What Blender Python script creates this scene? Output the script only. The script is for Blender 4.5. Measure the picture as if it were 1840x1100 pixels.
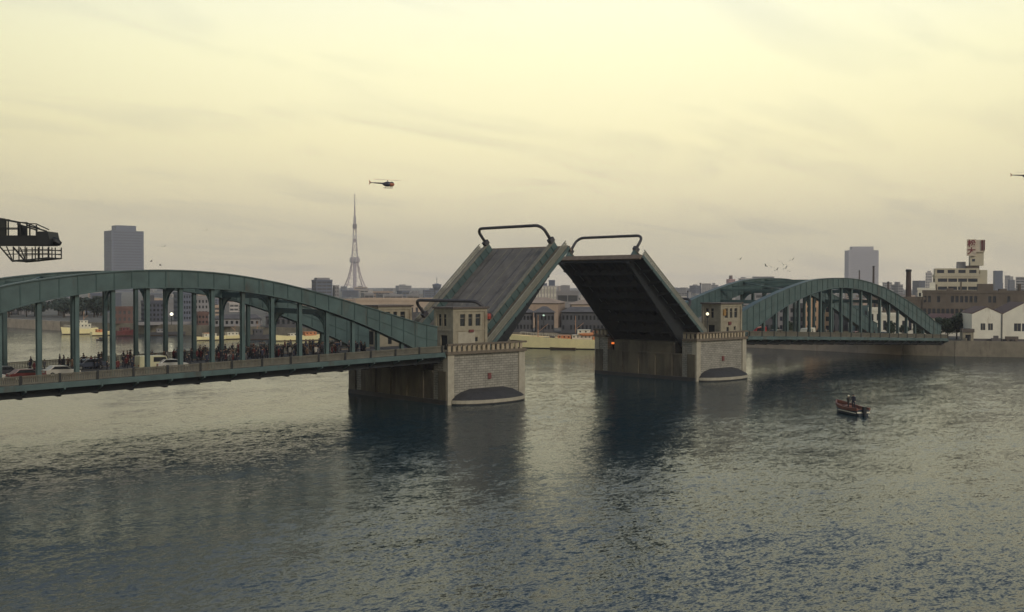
import bpy, bmesh, math, random
from mathutils import Vector, Matrix, noise, geometry
R = math.radians
PI = math.pi
random.seed(7)
SC = bpy.context.scene
for o in list(bpy.data.objects): bpy.data.objects.remove(o)
COL = SC.collection

# ------------------------------------------------------------------ camera
CP = Vector((-141.9, -137.6, 17.87)); YAW = .753; PIT = -.019; ROL = .002; FPX = 1965.6
cd = bpy.data.cameras.new('camera'); cam = bpy.data.objects.new('camera', cd); COL.objects.link(cam)
cd.sensor_width = 36; cd.lens = 36 * FPX / 1840; cd.clip_start = 1; cd.clip_end = 30000
F = Vector((math.sin(YAW) * math.cos(PIT), math.cos(YAW) * math.cos(PIT), math.sin(PIT)))
R0 = Vector((math.cos(YAW), -math.sin(YAW), 0)); U0 = R0.cross(F)
RT = R0 * math.cos(ROL) + U0 * math.sin(ROL); UP = -R0 * math.sin(ROL) + U0 * math.cos(ROL)
m = Matrix((RT, UP, -F)).transposed().to_4x4(); m.translation = CP
cam.matrix_world = m
SC.camera = cam

# ------------------------------------------------------------------ light and sky
SUN_DIR = Vector((-.15, -.97, 0)).normalized() * math.cos(R(30)) + Vector((0, 0, math.sin(R(30))))
sl = bpy.data.lights.new('sun', 'SUN'); sl.energy = 1.5; sl.angle = R(14); sl.color = (1, .9, .74)
sun = bpy.data.objects.new('sun', sl); COL.objects.link(sun)
sun.rotation_euler = SUN_DIR.to_track_quat('Z', 'Y').to_euler()
W = bpy.data.worlds.new('World'); SC.world = W; W.use_nodes = True
nt = W.node_tree; nt.nodes.clear()
def N(t, **k):
    n = nt.nodes.new(t)
    for a, b in k.items(): setattr(n, a, b)
    return n
L = lambda a, b: nt.links.new(a, b)
out = N('ShaderNodeOutputWorld'); bg = N('ShaderNodeBackground'); bg.inputs[1].default_value = .1
L(bg.outputs[0], out.inputs[0])
sky = N('ShaderNodeTexSky', sky_type='NISHITA'); sky.sun_disc = False
sky.sun_elevation = R(30); sky.sun_rotation = math.atan2(SUN_DIR.x, SUN_DIR.y); sky.dust_density = 4; sky.air_density = 2
tc = N('ShaderNodeTexCoord'); sp = N('ShaderNodeSeparateXYZ'); L(tc.outputs['Generated'], sp.inputs[0])
def math_(op, a, b=None, c=None):
    n = N('ShaderNodeMath', operation=op)
    for i, v in enumerate((a, b, c)):
        if v is None: continue
        if isinstance(v, (int, float)): n.inputs[i].default_value = v
        else: L(v, n.inputs[i])
    return n.outputs[0]
zc = math_('MAXIMUM', sp.outputs[2], 0.0)
# cloud coordinates: project on a high layer so streaks flatten towards the horizon
inv = math_('DIVIDE', 1.0, math_('ADD', zc, .12))
cx_ = math_('MULTIPLY', sp.outputs[0], inv); cy_ = math_('MULTIPLY', sp.outputs[1], inv)
cmb = N('ShaderNodeCombineXYZ'); L(cx_, cmb.inputs[0]); L(cy_, cmb.inputs[1])
mp = N('ShaderNodeMapping'); mp.inputs['Rotation'].default_value = (0, 0, YAW); mp.inputs['Scale'].default_value = (.7, 1.7, 1)
L(cmb.outputs[0], mp.inputs[0])
nz = N('ShaderNodeTexNoise'); nz.inputs['Scale'].default_value = 1.3; nz.inputs['Detail'].default_value = 9; nz.inputs['Roughness'].default_value = .55; nz.inputs['Distortion'].default_value = .5
L(mp.outputs[0], nz.inputs['Vector'])
ramp = N('ShaderNodeValToRGB'); L(sp.outputs[2], ramp.inputs[0])
el = ramp.color_ramp.elements
SKY = [(0.0, (.92, .80, .60)), (.03, (1.04, .92, .62)), (.07, (1.14, 1.01, .64)), (.13, (1.23, 1.12, .68)), (.20, (1.26, 1.20, .77)), (.285, (1.14, 1.14, .89)), (.335, (.46, .53, .63)), (.5, (.25, .32, .43)), (1.0, (.16, .23, .34))]
while len(el) < len(SKY): el.new(.5)
for e, (p, c) in zip(el, SKY): e.position = p; e.color = (*c, 1)
# cloud bands darken and cool the glow
cr = N('ShaderNodeValToRGB'); L(nz.outputs[0], cr.inputs[0])
cr.color_ramp.elements[0].position = .50; cr.color_ramp.elements[0].color = (1, 1, 1, 1)
cr.color_ramp.elements[1].position = .66; cr.color_ramp.elements[1].color = (.87, .88, .93, 1)
mx = N('ShaderNodeMix', data_type='RGBA', blend_type='MULTIPLY'); mx.inputs[0].default_value = 1
L(ramp.outputs[0], mx.inputs[6]); L(cr.outputs[0], mx.inputs[7])
# brighter patch of thin cloud ahead, dimmer away from it
gd = Vector((math.sin(YAW + .1), math.cos(YAW + .1), .28)).normalized()
dt = N('ShaderNodeVectorMath', operation='DOT_PRODUCT'); L(tc.outputs['Generated'], dt.inputs[0]); dt.inputs[1].default_value = gd
gl = N('ShaderNodeMapRange'); L(dt.outputs['Value'], gl.inputs[0])
gl.inputs[1].default_value = .82; gl.inputs[2].default_value = 1.0; gl.inputs[3].default_value = .78; gl.inputs[4].default_value = 1.05
gm = N('ShaderNodeVectorMath', operation='SCALE'); L(mx.outputs[2], gm.inputs[0]); L(gl.outputs[0], gm.inputs[3])
g10 = N('ShaderNodeVectorMath', operation='SCALE'); L(gm.outputs[0], g10.inputs[0]); g10.inputs[3].default_value = 10.0
fm = N('ShaderNodeMix', data_type='RGBA'); fm.inputs[0].default_value = .94
L(sky.outputs[0], fm.inputs[6]); L(g10.outputs[0], fm.inputs[7]); L(fm.outputs[2], bg.inputs[0])
SC.render.engine = 'CYCLES'
SC.view_settings.view_transform = 'Standard'; SC.view_settings.look = 'None'
SC.view_settings.exposure = 0; SC.view_settings.gamma = 1
SC.cycles.max_bounces = 6; SC.cycles.diffuse_bounces = 3; SC.cycles.glossy_bounces = 3; SC.cycles.volume_bounces = 0
SC.cycles.transparent_max_bounces = 6; SC.cycles.caustics_reflective = False; SC.cycles.caustics_refractive = False

# ------------------------------------------------------------------ placing helpers (a photo point met with a distance)
def ray(u, v): return F + RT * ((u - 920) / FPX) - UP * ((v - 550) / FPX)
def at(u, v, D): return CP + ray(u, v) * D
def onz(u, v, z=0): d = ray(u, v); return CP + d * ((z - CP.z) / d.z)
def gp(u, D, z=3.5):
    p = at(u, 513, D); return Vector((p.x, p.y, z))

# ------------------------------------------------------------------ materials
MATS = {}
def mat(name, c, rough=.7, metal=0, var=.18, scale=1.2, bump=0, streak=0, c2=None, thr=.55, brick=None, objcol=False, spec=None, emit=None, grid=None):
    if name in MATS: return MATS[name]
    M = bpy.data.materials.new(name); M.use_nodes = True; t = M.node_tree; b = t.nodes['Principled BSDF']
    MATS[name] = M
    b.inputs['Roughness'].default_value = rough; b.inputs['Metallic'].default_value = metal
    if spec is not None: b.inputs['Specular IOR Level'].default_value = spec
    def n(ty, **k):
        q = t.nodes.new(ty)
        for a, v in k.items(): setattr(q, a, v)
        return q
    l = t.links.new
    if emit:
        b.inputs['Emission Color'].default_value = (*c, 1); b.inputs['Emission Strength'].default_value = emit
        b.inputs['Base Color'].default_value = (*c, 1); return M
    co = n('ShaderNodeNewGeometry').outputs['Position'] if not objcol else n('ShaderNodeTexCoord').outputs['Object']
    oc = n('ShaderNodeTexCoord').outputs['Object']
    no = n('ShaderNodeTexNoise'); no.inputs['Scale'].default_value = scale; no.inputs['Detail'].default_value = 7; no.inputs['Roughness'].default_value = .6
    l(oc, no.inputs['Vector'])
    mr = n('ShaderNodeMapRange'); mr.inputs[1].default_value = .25; mr.inputs[2].default_value = .75
    mr.inputs[3].default_value = 1 - var; mr.inputs[4].default_value = 1 + var; l(no.outputs[0], mr.inputs[0])
    if objcol: base = n('ShaderNodeObjectInfo').outputs['Color']
    elif brick:
        mpn = n('ShaderNodeMapping'); l(oc, mpn.inputs[0])
        sx = n('ShaderNodeSeparateXYZ'); l(oc, sx.inputs[0])
        ad = n('ShaderNodeMath', operation='ADD'); l(sx.outputs[0], ad.inputs[0]); l(sx.outputs[1], ad.inputs[1])
        cb = n('ShaderNodeCombineXYZ'); l(ad.outputs[0], cb.inputs[0]); l(sx.outputs[2], cb.inputs[1])
        br = n('ShaderNodeTexBrick'); l(cb.outputs[0], br.inputs['Vector'])
        br.inputs['Scale'].default_value = 1; br.inputs['Brick Width'].default_value = brick[0]; br.inputs['Row Height'].default_value = brick[1]
        br.inputs['Mortar Size'].default_value = brick[2]; br.inputs['Color1'].default_value = (*c, 1)
        br.inputs['Color2'].default_value = (*[x * .78 for x in c], 1); br.inputs['Mortar'].default_value = (*[x * .38 for x in c], 1)
        base = br.outputs[0]
    else:
        rg = n('ShaderNodeRGB'); rg.outputs[0].default_value = (*c, 1); base = rg.outputs[0]
    if c2:
        n2 = n('ShaderNodeTexNoise'); n2.inputs['Scale'].default_value = scale * (.35 if not streak else 1); n2.inputs['Detail'].default_value = 8; n2.inputs['Roughness'].default_value = .7
        if streak:
            m2 = n('ShaderNodeMapping'); m2.inputs['Scale'].default_value = (1, 1, 1 / streak); l(oc, m2.inputs[0]); l(m2.outputs[0], n2.inputs['Vector'])
        else: l(oc, n2.inputs['Vector'])
        r2 = n('ShaderNodeMapRange'); r2.inputs[1].default_value = thr; r2.inputs[2].default_value = thr + .14; l(n2.outputs[0], r2.inputs[0])
        x2 = n('ShaderNodeMix', data_type='RGBA'); l(r2.outputs[0], x2.inputs[0]); l(base, x2.inputs[6]); x2.inputs[7].default_value = (*c2, 1); base = x2.outputs[2]
    sc = n('ShaderNodeVectorMath', operation='SCALE'); l(base, sc.inputs[0]); l(mr.outputs[0], sc.inputs[3]); l(sc.outputs[0], b.inputs['Base Color'])
    if bump:
        bp = n('ShaderNodeBump'); bp.inputs['Strength'].default_value = .6; bp.inputs['Distance'].default_value = bump
        l(no.outputs[0], bp.inputs['Height']); l(bp.outputs[0], b.inputs['Normal'])
    return M

TEAL = mat('teal_paint', (.062, .100, .102), .5, 0, .32, .45, 0, 5, (.06, .058, .05), .58)
TEAL2 = mat('teal_shade_paint', (.06, .105, .105), .55, 0, .25, .7, 0, 6, (.09, .07, .05), .60)
DARKST = mat('shade_and_black_steel', (.009, .012, .016), .8, 0, .4, .6)  # near black: underside shade put into the colour; plain black on other parts
STIFF = mat('rib_stiffener_paint', (.04, .075, .075), .6, 0, .2, 1)
FENCE = mat('weathered_fence_paint', (.135, .125, .098), .7, 0, .3, .8, 0, 4, (.10, .085, .06), .57)
ASPH = mat('asphalt', (.06, .06, .062), .85, 0, .35, .5, .01, 0, (.09, .085, .08), .58)
LEAFRD = mat('leaf_roadway', (.135, .124, .115), .8, 0, .3, .6, 0, 0, (.09, .08, .075), .55)
WALK = mat('footway_paving', (.17, .14, .105), .8, 0, .25, .7, 0, 0, (.13, .11, .085), .55)
LINE = mat('pale_road_line', (.18, .165, .13), .7, 0, .3, 2)
RAIL = mat('tram_rail', (.12, .11, .11), .35, .7, .2, 2)
GRANITE = mat('granite_blocks', (.285, .27, .235), .8, 0, .25, .7, .02, 6, (.20, .17, .14), .62, brick=(.95, .36, .035))
CONC = mat('stained_concrete', (.115, .098, .068), .85, 0, .3, .35, .02, 7, (.05, .042, .032), .48)
PCONC = mat('pale_concrete', (.34, .31, .25), .8, 0, .2, .9, .01, 5, (.22, .19, .15), .6)
ALGAE = mat('wet_algae_stone', (.03, .029, .032), .7, 0, .4, 1.2, .03)
HOUSE = mat('cream_render', (.27, .24, .18), .8, 0, .2, 1.1, .01, 5, (.20, .16, .11), .56)
ROOFD = mat('dark_roof_edge', (.10, .08, .07), .7, 0, .25, 1)
GLASSD = mat('dark_window_glass', (.02, .024, .03), .15, 0, .3, .5, spec=.6)
FRAMED = mat('window_frame_paint', (.30, .27, .2), .7, 0, .2, 2)
REDM = mat('red_paint', (.26, .03, .02), .5, 0, .2, 2)
DRED = mat('dull_red_paint', (.13, .035, .035), .6, 0, .3, 1)
BLACKM = mat('black_steel', (.012, .014, .016), .6, 0, .3, 1.5)
PORT = mat('portal_paint', (.045, .042, .05), .6, 0, .2, 1.5)
SHIPW = mat('cream_ship_paint', (.90, .79, .44), .45, 0, .08, .5, 0, 5, (.62, .46, .22), .64)
SHIPB = mat('ship_boot_paint', (.08, .05, .03), .6, 0, .3, 1)
ORNG = mat('orange_deck_paint', (.55, .22, .09), .6, 0, .35, 1.2)
WHITE = mat('white_paint', (.68, .64, .52), .55, 0, .12, 1, 0, 5, (.45, .38, .28), .64)
SKIN = mat('skin', (.42, .26, .18), .6, 0, .1, 4)
HAIR = mat('black_hair', (.012, .01, .01), .5, 0, .2, 6)
COAT = mat('coat_cloth', (.1, .1, .1), .9, 0, .2, 5, objcol=True)
TROU = mat('trouser_cloth', (.02, .02, .028), .9, 0, .2, 5)
BARK = mat('bark', (.045, .035, .028), .9, 0, .3, 4)
LEAFM = mat('foliage', (.028, .048, .024), .7, 0, .5, .5)
LEAFD = mat('far_foliage', (.03, .05, .035), .7, 0, .5, .2)
TYRE = mat('tyre_rubber', (.015, .015, .015), .8)
CHROME = mat('metal_trim', (.5, .5, .5), .3, .9, .1)
LAMPW = mat('headlight_glass', (.6, .58, .5), .2)
CARP = mat('car_paint', (.5, .5, .5), .35, 0, .08, 1, objcol=True)
BAL_DK = mat('parapet_stone', (.13, .105, .08), .8, 0, .3, 1.5, .01)
BAL_LT = mat('baluster_stone', (.33, .27, .19), .8, 0, .2, 3)

# ------------------------------------------------------------------ mesh builder
class MB:
    def __init__(s): s.v = []; s.f = []; s.m = []; s.mi = 0; s.mats = []
    def use(s, M):
        if M not in s.mats: s.mats.append(M)
        s.mi = s.mats.index(M); return s
    def add(s, vs, fs):
        k = len(s.v); s.v += [tuple(v) for v in vs]
        for f in fs: s.f.append([k + i for i in f]); s.m.append(s.mi)
        return s
    def hexa(s, p):  # 8 points: bottom 4 ccw, top 4 ccw
        return s.add(p, [(3, 2, 1, 0), (4, 5, 6, 7), (0, 1, 5, 4), (1, 2, 6, 5), (2, 3, 7, 6), (3, 0, 4, 7)])
    def box(s, x0, x1, y0, y1, z0, z1):
        return s.hexa([(x0, y0, z0), (x1, y0, z0), (x1, y1, z0), (x0, y1, z0), (x0, y0, z1), (x1, y0, z1), (x1, y1, z1), (x0, y1, z1)])
    def cbox(s, c, w, d, h, rz=0):
        ca, sa = math.cos(rz), math.sin(rz); P = []
        for z in (0, h):
            for a, b in ((-w / 2, -d / 2), (w / 2, -d / 2), (w / 2, d / 2), (-w / 2, d / 2)):
                P.append((c[0] + a * ca - b * sa, c[1] + a * sa + b * ca, c[2] + z))
        return s.hexa(P)
    def bar(s, a, b, w, h=None, up=(0, 0, 1)):
        a = Vector(a); b = Vector(b); h = h or w; d = (b - a)
        if d.length < 1e-6: return s
        d.normalize(); upv = Vector(up)
        if abs(d.dot(upv)) > .98: upv = Vector((0, 1, 0))
        sd = d.cross(upv).normalized() * w / 2; u = sd.cross(d).normalized() * h / 2
        return s.hexa([a - sd - u, a + sd - u, b + sd - u, b - sd - u, a - sd + u, a + sd + u, b + sd + u, b - sd + u])
    def tube(s, pts, r, n=8, close=False, cap=True):
        pts = [Vector(p) for p in pts]; rs = r if isinstance(r, (list, tuple)) else [r] * len(pts)
        vs = []; fs = []; ref = None
        for i, p in enumerate(pts):
            d = (pts[min(i + 1, len(pts) - 1)] - pts[max(i - 1, 0)]).normalized()
            if ref is None: ref = Vector((0, 0, 1)) if abs(d.z) < .9 else Vector((1, 0, 0))
            a = d.cross(ref)
            if a.length < 1e-3: a = d.cross(Vector((0, 1, 0)))
            a.normalize(); b = a.cross(d).normalized(); ref = b
            for k in range(n):
                t = 2 * PI * k / n; vs.append(p + a * math.cos(t) * rs[i] + b * math.sin(t) * rs[i])
        for i in range(len(pts) - 1):
            for k in range(n):
                k2 = (k + 1) % n; fs.append((i * n + k, i * n + k2, (i + 1) * n + k2, (i + 1) * n + k))
        if cap: fs.append(tuple(range(n))[::-1]); fs.append(tuple((len(pts) - 1) * n + k for k in range(n)))
        return s.add(vs, fs)
    def lathe(s, c, prof, n=16, sx=1, sy=1):
        vs = []; fs = []
        for (r, z) in prof:
            for k in range(n):
                t = 2 * PI * k / n; vs.append((c[0] + r * sx * math.cos(t), c[1] + r * sy * math.sin(t), c[2] + z))
        for i in range(len(prof) - 1):
            for k in range(n):
                k2 = (k + 1) % n; fs.append((i * n + k, i * n + k2, (i + 1) * n + k2, (i + 1) * n + k))
        fs.append(tuple(range(n))[::-1]); fs.append(tuple((len(prof) - 1) * n + k for k in range(n)))
        return s.add(vs, fs)
    def prism(s, poly, y0, y1):  # poly in xz, extruded along y
        n = len(poly); vs = [(x, y0, z) for x, z in poly] + [(x, y1, z) for x, z in poly]
        return s.add(vs, [tuple(range(n)), tuple(range(n, 2 * n))[::-1]] + [(i, i + n, (i + 1) % n + n, (i + 1) % n) for i in range(n)])
    def facade(s, O, U, w, h, holes, rev=.25):
        """wall face with real window openings; O lower left corner, U unit direction, outward normal = U x Z"""
        O = Vector(O); U = Vector(U); Z = Vector((0, 0, 1)); Nn = U.cross(Z)
        xs = sorted(set([0, w] + [q for a in holes for q in (a[0], a[1])])); zs = sorted(set([0, h] + [q for a in holes for q in (a[2], a[3])]))
        P = lambda x, z, d=0: O + U * x + Z * z - Nn * d
        for i in range(len(xs) - 1):
            for j in range(len(zs) - 1):
                mx_, mz_ = (xs[i] + xs[i + 1]) / 2, (zs[j] + zs[j + 1]) / 2
                if any(a[0] < mx_ < a[1] and a[2] < mz_ < a[3] for a in holes): continue
                s.add([P(xs[i], zs[j]), P(xs[i + 1], zs[j]), P(xs[i + 1], zs[j + 1]), P(xs[i], zs[j + 1])], [(0, 1, 2, 3)])
        for a in holes:
            c = [(a[0], a[2]), (a[1], a[2]), (a[1], a[3]), (a[0], a[3])]
            for k in range(4):
                p, q = c[k], c[(k + 1) % 4]
                s.add([P(*p), P(*p, rev), P(*q, rev), P(*q)], [(0, 1, 2, 3)])
        return s
    def build(s, name, M=None, parent=None, smooth=False, off=None, loc=None, rz=0):
        me = bpy.data.meshes.new(name)
        v = s.v if off is None else [(a - off[0], b - off[1], c - off[2]) for a, b, c in s.v]
        me.from_pydata(v, [], s.f)
        for q in (s.mats or [M]): me.materials.append(q)
        if s.mats: me.polygons.foreach_set('material_index', s.m)
        if smooth: me.polygons.foreach_set('use_smooth', [True] * len(me.polygons))
        me.update()
        bm = bmesh.new(); bm.from_mesh(me); bmesh.ops.recalc_face_normals(bm, faces=bm.faces) if not getattr(s, 'keepn', False) else None
        bm.to_mesh(me); bm.free()
        o = bpy.data.objects.new(name, me); COL.objects.link(o)
        if parent: o.parent = parent
        if loc is not None: o.location = loc
        if rz: o.rotation_euler.z = rz
        return o
def tag(o, label=None, cat=None, group=None, kind=None):
    for k, v in (('label', label), ('category', cat), ('group', group), ('kind', kind)):
        if v: o[k] = v
    return o
def empty(name, loc, label=None, cat=None, group=None, rz=0):
    o = bpy.data.objects.new(name, None); COL.objects.link(o); o.location = loc; o.rotation_euler.z = rz
    o.empty_display_size = .5
    return tag(o, label, cat, group)
def copy_tree(o, parent=None, loc=None, rot=None, label=None, color=None):
    c = o.copy(); COL.objects.link(c)
    if parent: c.parent = parent
    if loc is not None: c.location = loc
    if rot is not None: c.rotation_euler = rot
    if label: c['label'] = label
    if color is not None: c.color = color
    for ch in list(o.children): copy_tree(ch, c, color=color)
    return c
def interp(T, x):
    if x <= T[0][0]: return T[0][1]
    if x >= T[-1][0]: return T[-1][1]
    for i in range(len(T) - 1):
        if T[i][0] <= x <= T[i + 1][0]:
            p0 = T[max(i - 1, 0)]; p1 = T[i]; p2 = T[i + 1]; p3 = T[min(i + 2, len(T) - 1)]
            t = (x - p1[0]) / (p2[0] - p1[0]); d = p2[0] - p1[0]
            m1 = (p2[1] - p0[1]) / (p2[0] - p0[0]) * d; m2 = (p3[1] - p1[1]) / (p3[0] - p1[0]) * d
            return (2 * t**3 - 3 * t**2 + 1) * p1[1] + (t**3 - 2 * t**2 + t) * m1 + (-2 * t**3 + 3 * t**2) * p2[1] + (t**3 - t**2) * m2

# ------------------------------------------------------------------ water and land
def water():
    M = bpy.data.materials.new('river_water'); M.use_nodes = True; t = M.node_tree; b = t.nodes['Principled BSDF']
    b.inputs['Base Color'].default_value = (.011, .031, .040, 1); b.inputs['Roughness'].default_value = .14; b.inputs['IOR'].default_value = 1.215; b.inputs['Specular Tint'].default_value = (.62, .60, 1.0, 1)
    g = t.nodes.new('ShaderNodeNewGeometry'); l = t.links.new
    mpn = t.nodes.new('ShaderNodeMapping'); mpn.inputs['Rotation'].default_value = (0, 0, .55); l(g.outputs['Position'], mpn.inputs[0])
    mpn.inputs['Scale'].default_value = (.7, 1.25, 1)
    # wave slopes straight from vector noise, so far water keeps its roughness
    acc = None
    for sc, amp, det, dist in ((.05, .06, 2, 0), (.3, .08, 2, 0), (1.5, .15, 2, 0), (5.0, .20, 3, 0)):
        n = t.nodes.new('ShaderNodeTexNoise'); n.inputs['Scale'].default_value = sc; n.inputs['Detail'].default_value = det
        n.inputs['Distortion'].default_value = dist; l(mpn.outputs[0], n.inputs['Vector'])
        sb = t.nodes.new('ShaderNodeVectorMath'); sb.operation = 'SUBTRACT'; l(n.outputs['Color'], sb.inputs[0]); sb.inputs[1].default_value = (.5, .5, .5)
        k = t.nodes.new('ShaderNodeVectorMath'); k.operation = 'MULTIPLY'; l(sb.outputs[0], k.inputs[0]); k.inputs[1].default_value = (amp * 1.6, amp * 1.6, 0)
        if acc is None: acc = k.outputs[0]
        else:
            a = t.nodes.new('ShaderNodeVectorMath'); a.operation = 'ADD'; l(acc, a.inputs[0]); l(k.outputs[0], a.inputs[1]); acc = a.outputs[0]
    # wind patches: rougher and calmer areas of the river
    wp = t.nodes.new('ShaderNodeTexNoise'); wp.inputs['Scale'].default_value = .018; wp.inputs['Detail'].default_value = 5; wp.inputs['Distortion'].default_value = 1
    wm = t.nodes.new('ShaderNodeMapping'); wm.inputs['Rotation'].default_value = (0, 0, .9); wm.inputs['Scale'].default_value = (.6, 1.8, 1); l(g.outputs['Position'], wm.inputs[0]); l(wm.outputs[0], wp.inputs['Vector'])
    wr = t.nodes.new('ShaderNodeMapRange'); l(wp.outputs[0], wr.inputs[0]); wr.inputs[1].default_value = .35; wr.inputs[2].default_value = .65; wr.inputs[3].default_value = .6; wr.inputs[4].default_value = 1.3
    ws = t.nodes.new('ShaderNodeVectorMath'); ws.operation = 'SCALE'; l(acc, ws.inputs[0])
    # water upstream of the bridge lies calmer
    sy_ = t.nodes.new('ShaderNodeSeparateXYZ'); l(g.outputs['Position'], sy_.inputs[0])
    cm = t.nodes.new('ShaderNodeMapRange'); l(sy_.outputs[1], cm.inputs[0]); cm.inputs[1].default_value = -30; cm.inputs[2].default_value = 12; cm.inputs[3].default_value = 1.2; cm.inputs[4].default_value = .5
    pm = t.nodes.new('ShaderNodeMath'); pm.operation = 'MULTIPLY'; l(wr.outputs[0], pm.inputs[0]); l(cm.outputs[0], pm.inputs[1]); l(pm.outputs[0], ws.inputs[3])
    up = t.nodes.new('ShaderNodeVectorMath'); up.operation = 'ADD'; l(ws.outputs[0], up.inputs[0]); up.inputs[1].default_value = (0, 0, 1)
    nn = t.nodes.new('ShaderNodeVectorMath'); nn.operation = 'NORMALIZE'; l(up.outputs[0], nn.inputs[0]); l(nn.outputs[0], b.inputs['Normal'])
    w = MB().add([(-4300, -4300, 0), (4300, -4300, 0), (4300, 4300, 0), (-4300, 4300, 0)], [(0, 1, 2, 3)]).build('water', M)
    tag(w, kind='structure')
water()
GROUND = mat('city_ground', (.13, .12, .10), .9, 0, .3, .05)
SHORE = [(330, -330), (190, -112), (141, -26), (131, -11.5), (126, 0), (125.5, 48), (116, 66), (100, 84), (82, 108), (66, 140), (58, 165), (48, 196),
         (38, 226), (28, 256), (20, 290), (16, 338), (0, 400), (-40, 490), (-200, 800), (-1200, 2300), (-2400, 4200)]
def land(name, poly, z):
    v = [Vector((x, y, 0)) for x, y in poly]
    tri = geometry.tessellate_polygon([v])
    o = MB().add([(x, y, z) for x, y in poly], [tuple(q) for q in tri]).build(name, GROUND)
    tag(o, kind='structure'); return o
land('ground', SHORE + [(4200, 4200), (4200, -4200), (600, -4200), (600, -330)], 3.5)
NEAR = [(-128, -1500), (-128, 1000), (-600, 1700), (-2700, 4200), (-4200, 4200), (-4200, -4200), (-128, -4200)]
land('near_bank_ground', NEAR, 3.4)
QW = mat('quay_concrete', (.20, .175, .135), .85, 0, .3, .4, .02, 5, (.11, .09, .07), .52)
QW2 = mat('sandy_quay_concrete', (.40, .33, .26), .85, 0, .25, .3, 0, 4, (.25, .19, .15), .58)
def quay(pts, top, M, label, th=1.4):
    mb = MB()
    for (a, b) in zip(pts[:-1], pts[1:]):
        a2 = Vector((*a, 0)); b2 = Vector((*b, 0)); d = (b2 - a2).normalized(); n = Vector((d.y, -d.x, 0)) * th
        if M is not None:
            mb.hexa([a2 - n * .4 + Vector((0, 0, -2)), b2 - n * .4 + Vector((0, 0, -2)), b2 + n * .6 + Vector((0, 0, -2)), a2 + n * .6 + Vector((0, 0, -2)),
                     a2 - n * .4 + Vector((0, 0, top)), b2 - n * .4 + Vector((0, 0, top)), b2 + n * .6 + Vector((0, 0, top)), a2 + n * .6 + Vector((0, 0, top))])
    o = mb.build('quay_wall', M); tag(o, label, 'quay wall'); return o
quay(SHORE[0:5], 3.95, QW, 'grey stained concrete quay wall in front of the white gabled warehouses')
quay(SHORE[4:7], 3.7, QW2, 'low sandy quay wall seen underneath the right arch span')
quay(SHORE[6:12], 3.6, QW, 'dark market quay wall behind the moored cream ship')
quay(SHORE[11:15], 3.6, QW, 'dark quay wall behind the moored patrol boat and red barge')
quay(SHORE[14:18], 3.6, QW2, 'pale far quay wall at the left edge of the river')
quay([(-128, 900), (-128, -900)], 3.5, QW, 'near bank quay wall outside the frame under the span end')

# ------------------------------------------------------------------ bridge side spans
YA = {-1: -10.2, 1: 7.1}; YE = {-1: -12.6, 1: 9.4}
TOPL = [(0, 11.7), (4, 12.5), (8.2, 13.6), (17.8, 16.1), (26.6, 18.1), (34.7, 19.3), (42.3, 19.7), (49.3, 19.45), (55.8, 18.75), (61.9, 17.7), (70, 15.2), (78, 11.9), (83, 9.9), (86, 9.2)]
BOTL = [(0, 7.4), (3, 7.9), (5.6, 9.1), (13.9, 12.4), (21.3, 14.8), (26.8, 16.1), (31.2, 16.8), (35.5, 17.25), (41.5, 17.45), (48.2, 17.3), (52.6, 16.8), (56.8, 16.1), (60.5, 15.2), (67, 12.9), (74, 9.9), (80, 7.0), (86, 5.6)]
TOPR = [(0, 12.6), (6, 14.6), (13, 16.5), (19.7, 18.0), (26.8, 19.2), (36.7, 19.65), (45, 19.4), (53, 18.3), (59.4, 17.0), (67, 14.8), (75.8, 11.9), (82, 9.3), (86, 8.0)]
BOTR = [(0, 7.2), (4.2, 9.0), (12.7, 12.4), (17.2, 13.9), (25.8, 16.1), (35.9, 17.4), (45, 17.1), (53, 15.7), (60.9, 13.4), (72, 9.2), (80, 6.2), (86, 4.2)]
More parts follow.
